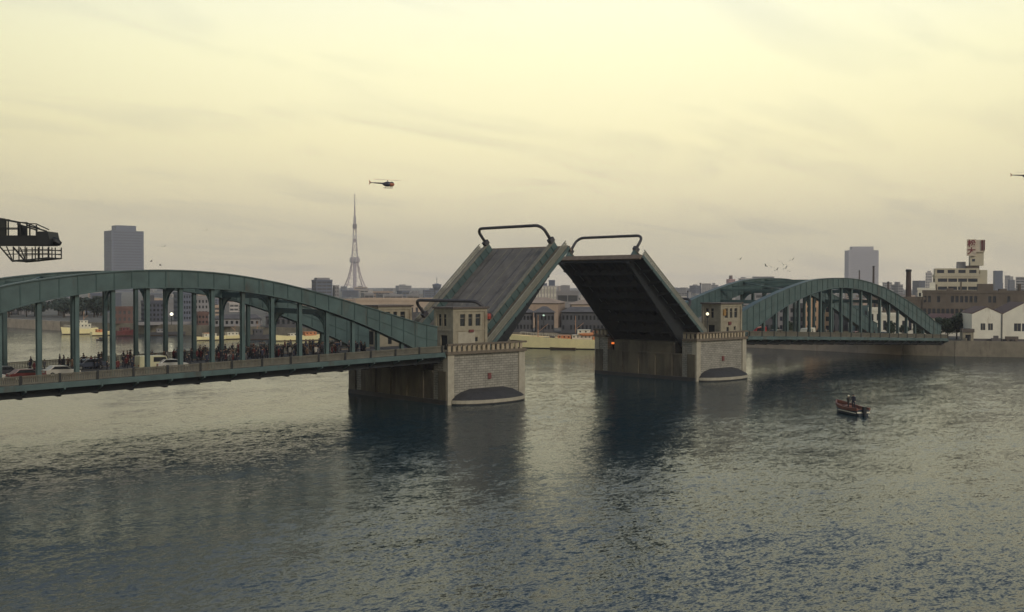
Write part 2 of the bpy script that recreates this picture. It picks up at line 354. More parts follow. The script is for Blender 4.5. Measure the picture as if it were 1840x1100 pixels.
def span(sgn, x0, TOP, BOT, zd0, zd1, label, phase):
    """x0 inner end; s runs outwards 0..86. zd = pavement level"""
    X = lambda s: sgn * (x0 + s)
    zd = lambda s: zd0 + (zd1 - zd0) * (s / 86) ** 1.05
    org = Vector((X(43), 0, 0)); root = empty('arch_span', org, label, 'bridge span')
    B = lambda mb, name, M=None, parent=root, **k: mb.build(name, M, parent, off=(org.x, 0, 0), **k)
    hangs = {q: [ph + 4.3 * i for i in range(20) if 4 < ph + 4.3 * i < 82] for q, ph in ((-1, phase), (1, 0))}; hang = hangs[1]
    for sy in (-1, 1):
        y = YA[sy]
        rib = MB().use(TEAL); n = 86
        S = [86 * i / n for i in range(n + 1)]
        for a, b in zip(S[:-1], S[1:]):   # web box and flanges
            ta, tb = interp(TOP, a), interp(TOP, b); ba, bb = interp(BOT, a), interp(BOT, b)
            ba = max(ba, zd(a) - .9); bb = max(bb, zd(b) - .9)
            for (w, z0a, z1a, z0b, z1b) in ((.55, ba + .12, ta - .12, bb + .12, tb - .12),):
                rib.hexa([(X(a), y - w, z0a), (X(b), y - w, z0b), (X(b), y + w, z0b), (X(a), y + w, z0a), (X(a), y - w, z1a), (X(b), y - w, z1b), (X(b), y + w, z1b), (X(a), y + w, z1a)])
        fl = rib
        for a, b in zip(S[:-1], S[1:]):
            for T, o_, k in ((TOP, -.14, 1), (BOT, .0, 0)):
                za, zb = interp(T, a) + o_, interp(T, b) + o_
                if not k: za = max(za, zd(a) - .9); zb = max(zb, zd(b) - .9)
                w = .72
                fl.hexa([(X(a), y - w, za), (X(b), y - w, zb), (X(b), y + w, zb), (X(a), y + w, za), (X(a), y - w, za + .14), (X(b), y - w, zb + .14), (X(b), y + w, zb + .14), (X(a), y + w, za + .14)])
        st = rib.use(STIFF)
        s = phase if sy < 0 else 0
        while s < 85.6:
            if s > .5:
                zt, zb_ = interp(TOP, s) - .14, max(interp(BOT, s), zd(s) - .9) + .14
                for yy in (y - .63, y + .57): st.box(X(s) - .06, X(s) + .06, yy, yy + .06, zb_, zt)
            s += 2.15
        for a, b in zip(S[:-1], S[1:]):
            za = [(interp(TOP, q) + max(interp(BOT, q), zd(q) - .9)) / 2 for q in (a, b)]
            if interp(TOP, a) - max(interp(BOT, a), zd(a) - .9) < 2.9: continue
            for o1, o2 in ((-.61, -.552), (.552, .61)): st.hexa([(X(a), y + o1, za[0] - .04), (X(b), y + o1, za[1] - .04), (X(b), y + o2, za[1] - .04), (X(a), y + o2, za[0] - .04), (X(a), y + o1, za[0] + .04), (X(b), y + o1, za[1] + .04), (X(b), y + o2, za[1] + .04), (X(a), y + o2, za[0] + .04)])
        B(rib, 'arch_rib')
        for s in hangs[sy]:
            zt = interp(BOT, s) + .05
            if zt < zd(s) + .9: continue
            h = MB().box(X(s) - .07, X(s) + .07, y - .24, y + .24, zd(s) - .4, zt)
            h.box(X(s) - .24, X(s) + .24, y - .28, y - .23, zd(s) - .4, zt).box(X(s) - .24, X(s) + .24, y + .23, y + .28, zd(s) - .4, zt)
            B(h, 'hanger', TEAL)
    # sway portals with curved knees and top lateral bracing
    nodes = [s for s in hang if interp(BOT, s) > zd(s) + 5.6][::2]
    for s in nodes:
        p = MB(); zt = interp(BOT, s) + .9; dp = .75; sk = {-1: s + phase, 1: s}
        p.hexa([(X(sk[-1]) - .22, YA[-1] + .55, zt - dp), (X(sk[-1]) + .22, YA[-1] + .55, zt - dp), (X(s) + .22, YA[1] - .55, zt - dp), (X(s) - .22, YA[1] - .55, zt - dp),
                (X(sk[-1]) - .22, YA[-1] + .55, zt), (X(sk[-1]) + .22, YA[-1] + .55, zt), (X(s) + .22, YA[1] - .55, zt), (X(s) - .22, YA[1] - .55, zt)])
        for sy in (-1, 1):
            A_ = abs(YA[sy]) - .3; xs = X(sk[sy])
            pts = [(A_, zt - 3.4)] + [(A_ - 2.8 * (1 - math.cos(t)), zt - dp - 2.5 + 2.5 * math.sin(t)) for t in [PI / 2 * k / 6 for k in range(7)]]
            for k in range(len(pts) - 1):
                (ya, za), (yb, zb) = pts[k], pts[k + 1]; p.bar((xs, sy * ya, za), (xs, sy * yb, zb), .3, .3, up=(1, 0, 0))
            fs = [(sy * a, b) for a, b in pts[1:]]
            for k in range(len(fs) - 1):
                (ya, za), (yb, zb) = fs[k], fs[k + 1]
                p.hexa([(xs - .05, ya, za), (xs + .05, ya, za), (xs + .05, yb, zb), (xs - .05, yb, zb), (xs - .05, ya, zt - dp + .02), (xs + .05, ya, zt - dp + .02), (xs + .05, yb, zt - dp + .02), (xs - .05, yb, zt - dp + .02)])
        B(p, 'sway_portal', TEAL2)
    lb = MB()
    for a, b in zip(nodes[:-1], nodes[1:]):
        za, zb = interp(TOP, a) - .55, interp(TOP, b) - .55
        lb.bar((X(a), YA[-1] + .6, za), (X(b), YA[1] - .6, zb), .3, .35); lb.bar((X(a), YA[1] - .6, za), (X(b), YA[-1] + .6, zb), .3, .35 )
        lb.bar((X(a), YA[-1] + .6, za), (X(a), YA[1] - .6, za), .3, .4)
        lb.bar((X((a + b) / 2), YA[-1] + .6, (za + zb) / 2), (X((a + b) / 2), YA[1] - .6, (za + zb) / 2), .22, .22)
    B(lb, 'lateral_bracing', TEAL2)
    # deck
    ns = 20; SS = [86 * i / ns for i in range(ns + 1)]
    def slab(y0, y1, dz0, dz1):
        q = MB()
        for a, b in zip(SS[:-1], SS[1:]):
            q.hexa([(X(a), y0, zd(a) + dz0), (X(b), y0, zd(b) + dz0), (X(b), y1, zd(b) + dz0), (X(a), y1, zd(a) + dz0), (X(a), y0, zd(a) + dz1), (X(b), y0, zd(b) + dz1), (X(b), y1, zd(b) + dz1), (X(a), y1, zd(a) + dz1)])
        return q
    B(slab(-9.4, 6.3, -.4, -.15), 'roadway', ASPH)
    for sy in (-1, 1):
        DY = abs(YE[sy]); a, b = sorted(((-9.4, 6.3)[sy > 0], sy * (DY - .12))); B(slab(a, b, -.42, 0), 'footway', WALK)
        a, b = sorted((sy * (DY - .12), sy * DY)); f = slab(a, b, -.62, .03); B(f, 'fascia_girder', TEAL)
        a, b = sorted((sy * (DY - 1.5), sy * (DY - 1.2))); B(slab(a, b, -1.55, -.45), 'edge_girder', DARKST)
        for k in range(21):
            s = k * 4.3; q = MB().prism([(X(s) - .1, 0), (X(s) + .1, 0), (X(s) + .1, 1), (X(s) - .1, 1)], 0, 1)
            q = MB(); y0, y1 = sy * (DY + .05), sy * (DY - 1.5)
            q.hexa([(X(s) - .1, y1, zd(s) - 1.4), (X(s) + .1, y1, zd(s) - 1.4), (X(s) + .1, y0, zd(s) - .8), (X(s) - .1, y0, zd(s) - .8), (X(s) - .1, y1, zd(s) - .44), (X(s) + .1, y1, zd(s) - .44), (X(s) + .1, y0, zd(s) - .3), (X(s) - .1, y0, zd(s) - .3)])
            B(q, 'bracket', TEAL)
        r = MB().use(FENCE); yy = sy * (DY - .18)
        for a, b in zip(SS[:-1], SS[1:]):
            r.bar((X(a), yy, zd(a) + .98), (X(b), yy, zd(b) + .98), .16, .10); r.bar((X(a), yy, zd(a) + .17), (X(b), yy, zd(b) + .17), .08, .08)
            r.bar((X(a), yy, zd(a) + .74), (X(b), yy, zd(b) + .74), .06, .05)
        s = 0.2
        while s < 86: r.box(X(s) - .065, X(s) + .065, yy - .03, yy + .03, zd(s) + .1, zd(s) + .95); s += .2
        ps = r.use(BLACKM if sy < 0 else FENCE); s = 0.5
        while s < 86: ps.box(X(s) - .14, X(s) + .14, yy - .12, yy + .12, zd(s), zd(s) + 1.08); s += 4.3
        B(r, 'railing')
    for y in (-8.4, -5.6, -3.0, -.3, 2.4, 5.0):
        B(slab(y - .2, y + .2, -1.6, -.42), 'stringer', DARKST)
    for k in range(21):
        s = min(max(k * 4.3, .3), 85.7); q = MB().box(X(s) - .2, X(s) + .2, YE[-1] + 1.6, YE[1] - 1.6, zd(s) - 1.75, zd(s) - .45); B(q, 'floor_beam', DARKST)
    for y in (-3.9, -2.5, -.7, .7): B(slab(y - .05, y + .05, -.15, -.13), 'tram_rail', RAIL)
    for y in (-6.2, 3.0): B(slab(y - .08, y + .08, -.15, -.14), 'lane_line', LINE)
    return zd, X
zdL, XL = span(-1, 38.3, TOPL, BOTL, 7.85, 6.15, 'near green steel arch span at left, crowded with people, ending at the left pier', 2.02)
zdR, XR = span(1, 39.0, TOPR, BOTR, 7.9, 4.75, 'far green steel arch span at right, running from the right pier to the quay', 0.0)

# ------------------------------------------------------------------ piers
PY = 12.6
def pier(sgn, label):
    x0, x1 = 22.2, 37.9
    X = lambda a: sgn * a
    xa, xb = sorted((X(x0), X(x1)))
    org = Vector(((xa + xb) / 2, 0, 0)); root = empty('bridge_pier', org, label, 'bridge pier')
    B = lambda mb, name, M=None, parent=root, **k: mb.build(name, M, parent, off=(org.x, 0, 0), **k)
    # centre block with slots for the leaf girders
    c = MB().box(xa, xb, -PY + 3.2, PY - 3.2, -2, 5.0)
    c.box(xa, xb, -7.5, 7.5, 5.0, 7.1)
    B(c, 'pier_body', CONC)
    for sy in (-1, 1):
        y0, y1 = sorted((sy * 9.4, sy * PY))
        e = MB().box(xa + .02, xb - .02, y0, y1, -2, 7.5); eo = B(e, 'pier_end', GRANITE)
        for xc in (xa + .55, xb - .55):
            yq = sorted((sy * (PY - .9), sy * (PY + .22)))
            B(MB().box(xc - .62, xc + .62, yq[0], yq[1], -2, 7.62), 'corner_pilaster', PCONC)
        yq = sorted((sy * (PY - .3), sy * (PY + .3)))
        # corbel and balustrade round the end
        q = MB().box(xa - .35, xb + .35, min(sy * 9.6, sy * (PY + .45)), max(sy * 9.6, sy * (PY + .45)), 7.5, 7.8); B(q, 'string_course', BAL_DK)
        p = MB(); yl = sy * (PY + .25)
        p.box(xa - .2, xb + .2, yl - .2, yl + .2, 7.8, 7.95); p.box(xa - .25, xb + .25, yl - .25, yl + .25, 8.85, 9.12)
        for xs in (xa - .0, xb + .0):
            if (xs * sgn) > 30: continue
            a, b = sorted((sy * 9.8, sy * (PY + .04))); p.box(xs - .2, xs + .2, a, b, 7.8, 7.95); p.box(xs - .25, xs + .25, a, b, 8.85, 9.12)
        po = B(p, 'parapet', BAL_DK)
        xx = xa + .1
        while xx < xb:
            B(MB().box(xx - .26, xx + .26, yl - .13, yl + .13, 7.95, 8.85), 'baluster', BAL_LT, po); xx += .98
        yy = 9.9
        while yy < PY:
            B(MB().box(X(x0) - .13, X(x0) + .13, sy * yy - .26, sy * yy + .26, 7.95, 8.85), 'baluster', BAL_LT, po); yy += .98
        # recessed dark wall behind balusters
        # rounded ice-breaker footing
        f = MB(); n = 20; R_ = 6.6; cx = (xa + xb) / 2; prof = [(0, -2, 1.0), (0, .75, 1.0), (0, 1.0, .93), (0, 1.75, .55), (0, 2.15, .12)]
        vs = []; fs = []
        for (_, z, k_) in prof:
            for i in range(n + 1):
                t = PI * i / n; vs.append((cx + (R_ * (.35 + .65 * k_) + .6) * math.cos(t), sy * (PY - .25 + (3.3 * k_) * math.sin(t) + .25), z))
        for i in range(len(prof) - 1):
            for j in range(n): fs.append((i * (n + 1) + j, i * (n + 1) + j + 1, (i + 1) * (n + 1) + j + 1, (i + 1) * (n + 1) + j))
        fs.append(tuple((len(prof) - 1) * (n + 1) + j for j in range(n + 1)))
        f.add(vs, fs); B(f, 'rounded_footing', ALGAE, smooth=False)
        rim = MB(); pts = [(cx + (R_ + .68) * math.cos(PI * i / n), sy * (PY + 3.38 * math.sin(PI * i / n) + .0), .45) for i in range(n + 1)]
        for a, b in zip(pts[:-1], pts[1:]): rim.bar(a, b, .12, .5)
        B(rim, 'footing_rim', PCONC)
        # drain box
        B(MB().box(cx + .2, cx + .85, sy * (PY + .0) - .16, sy * (PY + .0) + .16, 3.5, 4.4), 'drain_hatch', DRED)
    # side faces: bands, buttresses
    for xs, nx in ((xa, -1), (xb, 1)):
        q = MB()
        for y in (-11.6, -6.2, -2.1, 2.1, 6.2, 11.6):
            a, b = sorted((xs, xs + nx * .22)); q.box(a, b, y - .9, y + .9, -2, 5.0)
        a, b = sorted((xs, xs + nx * .3)); B(MB().box(a, b, -PY + .02, PY - .02, -2, .7), 'tide_band', ALGAE)
        a, b = sorted((xs, xs + nx * .16)); q.box(a, b, -7.5, 7.5, 6.7, 7.05); q.box(a, b, -9.3, 9.3, 4.72, 5.0)
        B(q, 'side_buttress', CONC)
    # roadway over the rear of the pier
    a, b = sorted((X(x1 + .3), X(29.6)))
    B(MB().box(a, b, -9.3, 9.3, 7.12, 7.78), 'approach_roadway', ASPH)
    return root
pL = pier(-1, 'left stone pier with rounded footing, nearest the camera, holding the leaf whose roadway shows')
pR = pier(1, 'right stone pier below the raised leaf that shows its black underside')

def control_house(x0, x1, sy, outer, label):
    """outer: -1 if the approach span lies to -x"""
    ya, yb = (-11.6, -7.3) if sy < 0 else (7.3, 11.6)
    z0 = 7.55; H = 6.75
    org = Vector(((x0 + x1) / 2, (ya + yb) / 2, 0)); root = empty('control_house', org, label, 'control house', 'small control houses on the bridge piers')
    B = lambda mb, name, M=None, parent=root, **k: mb.build(name, M, parent, off=(org.x, org.y, 0), **k)
    w = x1 - x0; d = yb - ya
    hs_s = [(.75, 1.45, 4.1, 5.9), (1.95, 2.65, 4.1, 5.9), (1.3, 2.9, .5, 2.7)]
    hs_f = [(1.35, 2.35, 4.1, 5.9), (3.0, 3.8, 4.1, 5.9), (4.45, 5.45, 4.1, 5.9), (1.9, 2.7, .6, 2.3), (4.3, 4.9, 1.7, 2.4)]
    wall = MB()
    wins = []
    for (O, Ud, ww, hs) in (((x0, ya), (1, 0, 0), w, hs_f), ((x1, yb), (-1, 0, 0), w, hs_f), ((x0, yb), (0, -1, 0), d, hs_s), ((x1, ya), (0, 1, 0), d, hs_s)):
        wall.facade((O[0], O[1], z0), Ud, ww, H, hs, .3)
        for h in hs: wins.append((Vector((O[0], O[1], z0)), Vector(Ud), h))
    wall.keepn = True
    B(wall, 'wall', HOUSE)
    for O, Ud, h in wins:
        n = Ud.cross(Vector((0, 0, 1))); P = lambda x, z, dd: O + Ud * x + Vector((0, 0, z)) - n * dd
        door = h[2] < 1
        q = MB().hexa([P(h[0], h[2], .3), P(h[1], h[2], .3), P(h[1], h[2], .2), P(h[0], h[2], .2), P(h[0], h[3], .3), P(h[1], h[3], .3), P(h[1], h[3], .2), P(h[0], h[3], .2)])
        wo = B(q, 'door' if door else 'window', DARKST if door else GLASSD)
        if not door:
            fr = MB(); mid = (h[0] + h[1]) / 2
            fr.bar(P(h[0] + .0, (h[2] + h[3]) / 2 + .3, .18), P(h[1], (h[2] + h[3]) / 2 + .3, .18), .06, .06)
            B(fr, 'frame', FRAMED, wo)
    B(MB().box(x0 - .35, x1 + .35, ya - .35, yb + .35, z0 + H, z0 + H + .28), 'roof', ROOFD)
    B(MB().box(x0 - .12, x1 + .12, ya - .12, yb + .12, z0 + H - .45, z0 + H - .003), 'cornice', HOUSE)
    B(MB().box(x0 - .08, x1 + .08, ya - .08, yb + .08, z0 + 3.35, z0 + 3.6), 'string_course', HOUSE)
    for cx in (x0 + .1, x1 - .1):
        for cy in (ya + .1, yb - .1):
            B(MB().box(cx - .25, cx + .25, cy - .25, cy + .25, z0, z0 + H - .46), 'corner_pilaster', HOUSE)
    return root, B
h1, B1 = control_house(-35.9, -29.3, -1, -1, 'cream control house on the left pier, nearer the camera, with a red signal lamp')
h2, B2 = control_house(31.2, 37.9, -1, 1, 'cream control house on the right pier beside the arch span end')
h3, B3 = control_house(-35.9, -29.3, 1, -1, 'control house on the far side of the left pier, mostly hidden by the near arch')
# signal lamps, vents on the near faces
B1(MB().lathe((-28.75, -11.5, 13.05), [(.01, -.45), (.4, -.42), (.46, 0), (.4, .42), (.01, .45)], 12), 'signal_lamp', REDM)
B1(MB().bar((-29.3, -11.4, 13.0), (-28.9, -11.4, 13.0), .12), 'lamp_arm', BLACKM)
B1(MB().box(-32.9, -32.0, -11.85, -11.62, 10.7, 11.1), 'notice_board', DRED)
B1(MB().box(-35.0, -31.6, -11.66, -11.55, 8.0, 10.75), 'white_panel', PCONC)
B2(MB().box(33.6, 34.4, -11.85, -11.62, 10.3, 10.9), 'notice_board', DRED)
B2(MB().box(31.9, 32.7, -11.8, -11.62, 12.1, 13.3), 'lamp_box', mat('ochre_box', (.25, .14, .04), .7))
GLOBE = mat('lit_globe', (1, .9, .62), emit=1.2)
lp = empty('pier_lamp', (27.0, -11.6, 7.8), 'small lit globe lamp on a post beside the right control house', 'lamp')
MB().tube([(0, 0, 0), (0, 0, 4.4)], .06).build('post', BLACKM, lp); MB().lathe((0, 0, 4.7), [(.02, -.3), (.22, -.22), (.32, 0), (.22, .22), (.02, .3)], 10).build('globe', GLOBE, lp)
lp = empty('pier_signal', (22.9, 8.6, 5.02), 'small glowing orange navigation lamp on the far end of the right pier', 'lamp')
MB().box(-.12, .12, -.12, .12, 0, 1.1).build('post', BLACKM, lp); MB().box(-.2, .2, -.2, .2, 1.1, 1.45).build('lamp', mat('orange_lamp', (1, .22, .04), emit=.9), lp)

# ------------------------------------------------------------------ bascule leaves (local: x to the tip, z normal of roadway)
def leaf():
    root = empty('bascule_leaf', (0, 0, 0))
    LX = 24.0; B = lambda mb, name, M, parent=root, **k: mb.build(name, M, parent, **k)
    q = MB().use(LEAFRD).box(-1.2, LX, -7.9, 7.9, -.2, 0); q.use(DARKST).box(-1.2, LX, -7.9, 7.9, -.35, -.2); B(q, 'roadway', None)  # bottom layer painted near black for the shade below the roadway
    for y in (-6.4, -2.5, 0, 2.5, 6.4):
        if y == 0: continue
        big = False
        B(MB().box(-1.2, LX - .05, y - (.12 if big else .09), y + (.12 if big else .09), 0, .03), 'tram_rail' if not big else 'lane_line', RAIL if not big else LINE)
    for y in (-3.9, .0, 3.9): B(MB().box(-1.2, LX - .05, y - .10, y + .10, 0, .03), 'lane_line', LINE)
    for sy in (-1, 1):
        yg = sy * 8.2
        a, b = sorted((sy * 7.95, sy * 8.45))
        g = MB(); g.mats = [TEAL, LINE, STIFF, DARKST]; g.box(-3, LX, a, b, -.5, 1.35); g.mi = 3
        g.prism([(-3, -4.6), (6, -3.6), (LX, -1.7), (LX, -.5), (-3, -.5)], a, b)  # lower girder web takes the near-black colour as painted underside shade
        g.mi = 1
        (g.box(-3, LX, min(a, b) - .15, max(a, b) + .15, 1.35, 1.5))
        g.mi = 2; st = g; x = 0
        while x < LX: st.box(x - .05, x + .05, a - .1, b + .1, .05, 1.34); x += 1.75
        B(g, 'main_girder', TEAL)
        a, b = sorted((sy * 8.47, sy * 10.9))
        q = MB().use(WALK).box(-.4, LX, a, b, -.1, .12); q.use(DARKST).box(-.4, LX, a, b, -.3, -.1); B(q, 'footway', None)  # bottom layer of the footway painted with underside shade
        a, b = sorted((sy * 10.9, sy * 11.05)); B(MB().box(-.4, LX, a, b, -.42, .14), 'fascia_girder', TEAL)
        B(MB().box(-.4, LX, sy * 9.7 - .06, sy * 9.7 + .06, .12, .16), 'footway_joint', LINE)
        r = MB(); y = sy * 10.82
        r.bar((-.4, y, 1.15), (LX + .2, y, 1.15), .14, .12); r.bar((-.4, y, .7), (LX + .2, y, .7), .05, .05); r.bar((-.4, y, .3), (LX + .2, y, .3), .06, .06)
        x = -.3
        while x < LX: r.box(x - .06, x + .06, y - .03, y + .03, .1, 1.12); x += .2
        B(r, 'railing', mat('pale_rail_paint', (.21, .205, .17), .6))
        for k in range(8):
            x = .6 + k * 3.3; q = MB().prism([(x - .12, 0), (x + .12, 0), (x + .12, 1), (x - .12, 1)], 0, 1)
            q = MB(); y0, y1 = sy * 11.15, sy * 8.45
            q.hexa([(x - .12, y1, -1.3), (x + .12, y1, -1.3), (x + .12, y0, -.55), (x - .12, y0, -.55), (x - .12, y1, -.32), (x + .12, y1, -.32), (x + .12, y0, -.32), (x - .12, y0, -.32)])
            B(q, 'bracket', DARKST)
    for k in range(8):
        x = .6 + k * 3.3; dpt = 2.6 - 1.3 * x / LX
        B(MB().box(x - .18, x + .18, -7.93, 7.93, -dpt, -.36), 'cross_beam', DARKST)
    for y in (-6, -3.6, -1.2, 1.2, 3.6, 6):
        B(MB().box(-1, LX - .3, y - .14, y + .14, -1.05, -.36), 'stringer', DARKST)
    B(MB().box(LX, LX + .35, -10.88, 10.88, -.95, -.02), 'tip_beam', mat('tip_beam_paint', (.16, .12, .09), .7, 0, .3, 1.5))
    for px in (LX - .3, 5.0):
        pts = [(px, -8.2, 1.3), (px, -8.2, 3.75)] + [(px, -8.2 + 1.5 * (1 - math.cos(t)), 3.75 + 1.35 * math.sin(t)) for t in [PI / 2 * k / 5 for k in range(1, 6)]]
        full = pts + [(px, -y, z) for (_, y, z) in pts[::-1]]
        B(MB().tube(full, .26, 8), 'overhead_portal', PORT, smooth=True)
        q = MB()
        for sy in (-1, 1): q.box(px - .5, px + .5, sy * 8.2 - .4, sy * 8.2 + .4, 1.45, 2.2)
        B(q, 'portal_foot', PORT)
    return root
lf = leaf(); lf.location = (-28.1, 0, 8.2); lf.rotation_euler = (0, R(-42), 0)
tag(lf, 'raised left leaf of the drawbridge showing its grey roadway and footways', 'bascule leaf')
lf2 = copy_tree(lf, loc=(27.5, 0, 8.2), rot=(0, R(-38.7), PI), label='raised right leaf of the drawbridge showing its black beamed underside')

# ------------------------------------------------------------------ buildings
def box_building(name, label, cat, c, w, d, h, rz, M, floors=3, cols=6, wf=.5, hf=.5, rows=False, z0=3.5, roof=None, roofM=None, group=None, glass=None, base=0, extra=None, sides=(0, 1, 3)):
    rw = random.Random(len(label) + cols)
    root = empty(name, (c[0], c[1], z0), label, cat, group, rz)
    G = glass or GLASSD
    wall = MB(); wall.keepn = True; wins = []
    fh = (h - base - .6) / max(floors, 1)
    for k, (O, Ud, ww) in enumerate((((-w / 2, -d / 2), (1, 0, 0), w), ((w / 2, -d / 2), (0, 1, 0), d), ((w / 2, d / 2), (-1, 0, 0), w), ((-w / 2, d / 2), (0, -1, 0), d))):
        hs = []
        if k in sides and floors:
            n = cols if k in (0, 2) else max(1, round(cols * d / w))
            for f in range(floors):
                zb = base + .2 + f * fh + fh * (1 - hf) * .6
                if rows: hs.append((ww * .06, ww * .94, zb, zb + fh * hf))
                else:
                    cw = ww / n
                    for i in range(n):
                        if cols >= 8 and rw.random() < .14: continue
                        hs.append((cw * (i + .5 - wf / 2), cw * (i + .5 + wf / 2), zb, zb + fh * hf))
        wall.facade((O[0], O[1], 0), Ud, ww, h, hs, .3)
        for q in hs: wins.append((Vector((O[0], O[1], 0)), Vector(Ud), q))
    if not roof: wall.add([(-w / 2, -d / 2, h), (w / 2, -d / 2, h), (w / 2, d / 2, h), (-w / 2, d / 2, h)], [(0, 1, 2, 3)])
    wall.build('wall', M, root)
    for O, Ud, q in wins:
        n = Ud.cross(Vector((0, 0, 1))); P = lambda x, z: O + Ud * x + Vector((0, 0, z)) - n * .28
        m_ = MB().use(G); m_.add([P(q[0], q[2]), P(q[1], q[2]), P(q[1], q[3]), P(q[0], q[3])], [(0, 1, 2, 3)])
        if rows:
            m_.use(M); k = max(2, int((q[1] - q[0]) / 3.2))
            for i in range(1, k):
                x = q[0] + (q[1] - q[0]) * i / k; m_.bar(P(x, q[2]) + n * .1, P(x, q[3]) + n * .1, .35, .1)
        m_.keepn = True; m_.build('window_row' if rows else 'window', None, root)
    if roof == 'gable':   # ridge runs along y, gable towards -y
        rh = roofM[1]; g = MB()
        g.add([(-w / 2, -d / 2, h), (w / 2, -d / 2, h), (0, -d / 2, h + rh)], [(0, 1, 2)]); g.add([(-w / 2, d / 2, h), (w / 2, d / 2, h), (0, d / 2, h + rh)], [(2, 1, 0)])
        g.build('gable', M, root)
        r = MB(); t = .18
        for sx in (-1, 1):
            r.hexa([(sx * (w / 2 + .15), -d / 2 - .12, h - .1), (sx * (w / 2 + .15), d / 2 + .1, h - .1), (0, d / 2 + .1, h + rh), (0, -d / 2 - .12, h + rh),
                    (sx * (w / 2 + .15), -d / 2 - .12, h - .1 + t), (sx * (w / 2 + .15), d / 2 + .1, h - .1 + t), (0, d / 2 + .1, h + rh + t), (0, -d / 2 - .12, h + rh + t)])
        r.build('roof', roofM[0], root)
    elif roof == 'hip':   # long low roof, ridge along x
        rh = roofM[1]; MB().add([(-w / 2 - .6, -d / 2 - .6, h), (w / 2 + .6, -d / 2 - .6, h), (w / 2 + .6, d / 2 + .6, h), (-w / 2 - .6, d / 2 + .6, h), (-w / 2 + d * .2, 0, h + rh), (w / 2 - d * .2, 0, h + rh)],
                                [(0, 1, 5, 4), (1, 2, 5), (2, 3, 4, 5), (3, 0, 4), (3, 2, 1, 0)]).build('roof', roofM[0], root)
    else:
        p = MB(); e = .18
        for (a, b, c_, d_) in ((-w / 2 - e, w / 2 + e, -d / 2 - e, -d / 2 + e), (-w / 2 - e, w / 2 + e, d / 2 - e, d / 2 + e), (-w / 2 - e, -w / 2 + e, -d / 2 + e, d / 2 - e), (w / 2 - e, w / 2 + e, -d / 2 + e, d / 2 - e)):
            p.box(a, b, c_, d_, h - .35, h + .55)
        p.build('roof_parapet', roofM or M, root)
    if extra: extra(root, w, d, h)
    return root
def pxb(name, label, u0, u1, vtop, D, depth, M, jit=0.0, cat='building', **k):
    """a building met at photo columns u0..u1 at distance D, roof at row vtop"""
    z0 = k.pop('z0', 3.5); w = (u1 - u0) * D / FPX; h = CP.z + (513 - vtop) * D / FPX - z0
    c = gp((u0 + u1) / 2, D + depth / 2, z0)
    um = math.atan(((u0 + u1) / 2 - 920) / FPX)
    w2 = max(w * .3, (w - depth * abs(math.sin(jit))) / max(.3, math.cos(jit)))
    return box_building(name, label, cat, (c.x, c.y), w2, depth, h, -(YAW + um) + jit, M, z0=z0, **k)
def pent(bx_, M, name='roof_house'):
    def f(root, w, d, h):
        for (cx, cw, hh) in bx_: MB().box(cx * w - cw * w / 2, cx * w + cw * w / 2, -d * .3, d * .3, h + .01, h + hh).build(name, M, root)
    return f
BROWN = mat('soot_brown_wall', (.13, .105, .085), .85, 0, .25, .2, 0, 5, (.075, .06, .05), .54)
CREAM = mat('cream_tile_wall', (.47, .42, .32), .8, 0, .15, .2, 0, 5, (.36, .29, .2), .6)
PINKW = mat('pinkish_shed_roof', (.36, .27, .21), .85, 0, .25, .15, 0, 3, (.26, .19, .15), .58)
GREYW = mat('grey_office_wall', (.24, .23, .24), .8, 0, .15, .15)
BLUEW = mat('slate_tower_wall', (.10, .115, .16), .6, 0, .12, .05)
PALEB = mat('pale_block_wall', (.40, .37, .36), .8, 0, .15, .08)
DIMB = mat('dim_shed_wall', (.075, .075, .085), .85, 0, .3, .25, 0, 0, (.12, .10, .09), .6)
WHITEW = mat('whitewashed_wall', (.72, .68, .58), .8, 0, .12, .4, 0, 5, (.42, .36, .28), .6)
REDBR = mat('red_brown_wall', (.13, .075, .065), .85, 0, .3, .2)
PEACH = mat('peach_lit_wall', (.62, .40, .25), .8, 0, .15, .3)  # peach light on the building put into the wall colour
REDROOF = mat('dark_red_roof', (.10, .055, .05), .8, 0, .3, .5)
GREYROOF = mat('slate_roof', (.11, .10, .10), .8, 0, .3, .3)
MIDGL = mat('dim_window_band', (.05, .052, .06), .4, 0, .3, .3)

# Kasumi style hazy slab and the slate tower on the far skyline
pxb('office_tower', 'tall slate blue office tower rising behind the left arch, tallest block at left', 189, 257, 417, 2100, 45, BLUEW, .32, floors=22, cols=1, rows=True, glass=mat('tower_glass', (.045, .05, .075), .5, 0, .1, .2), hf=.42, extra=pent([(0, .62, 11)], BLUEW), sides=(0, 3, 1))
pxb('office_tower', 'pale grey office tower with stepped top above the right arch', 1518, 1577, 449, 3300, 60, mat('hazy_tower_wall', (.33, .31, .34), .7, 0, .08, .05), .22, floors=26, cols=1, rows=True, glass=mat('hazy_glass', (.20, .19, .22), .5, 0, .1, .2), hf=.42, extra=pent([(0, .72, 12)], mat('hazy_tower_wall', (.3, .3, .3)), 'stepped_top'))

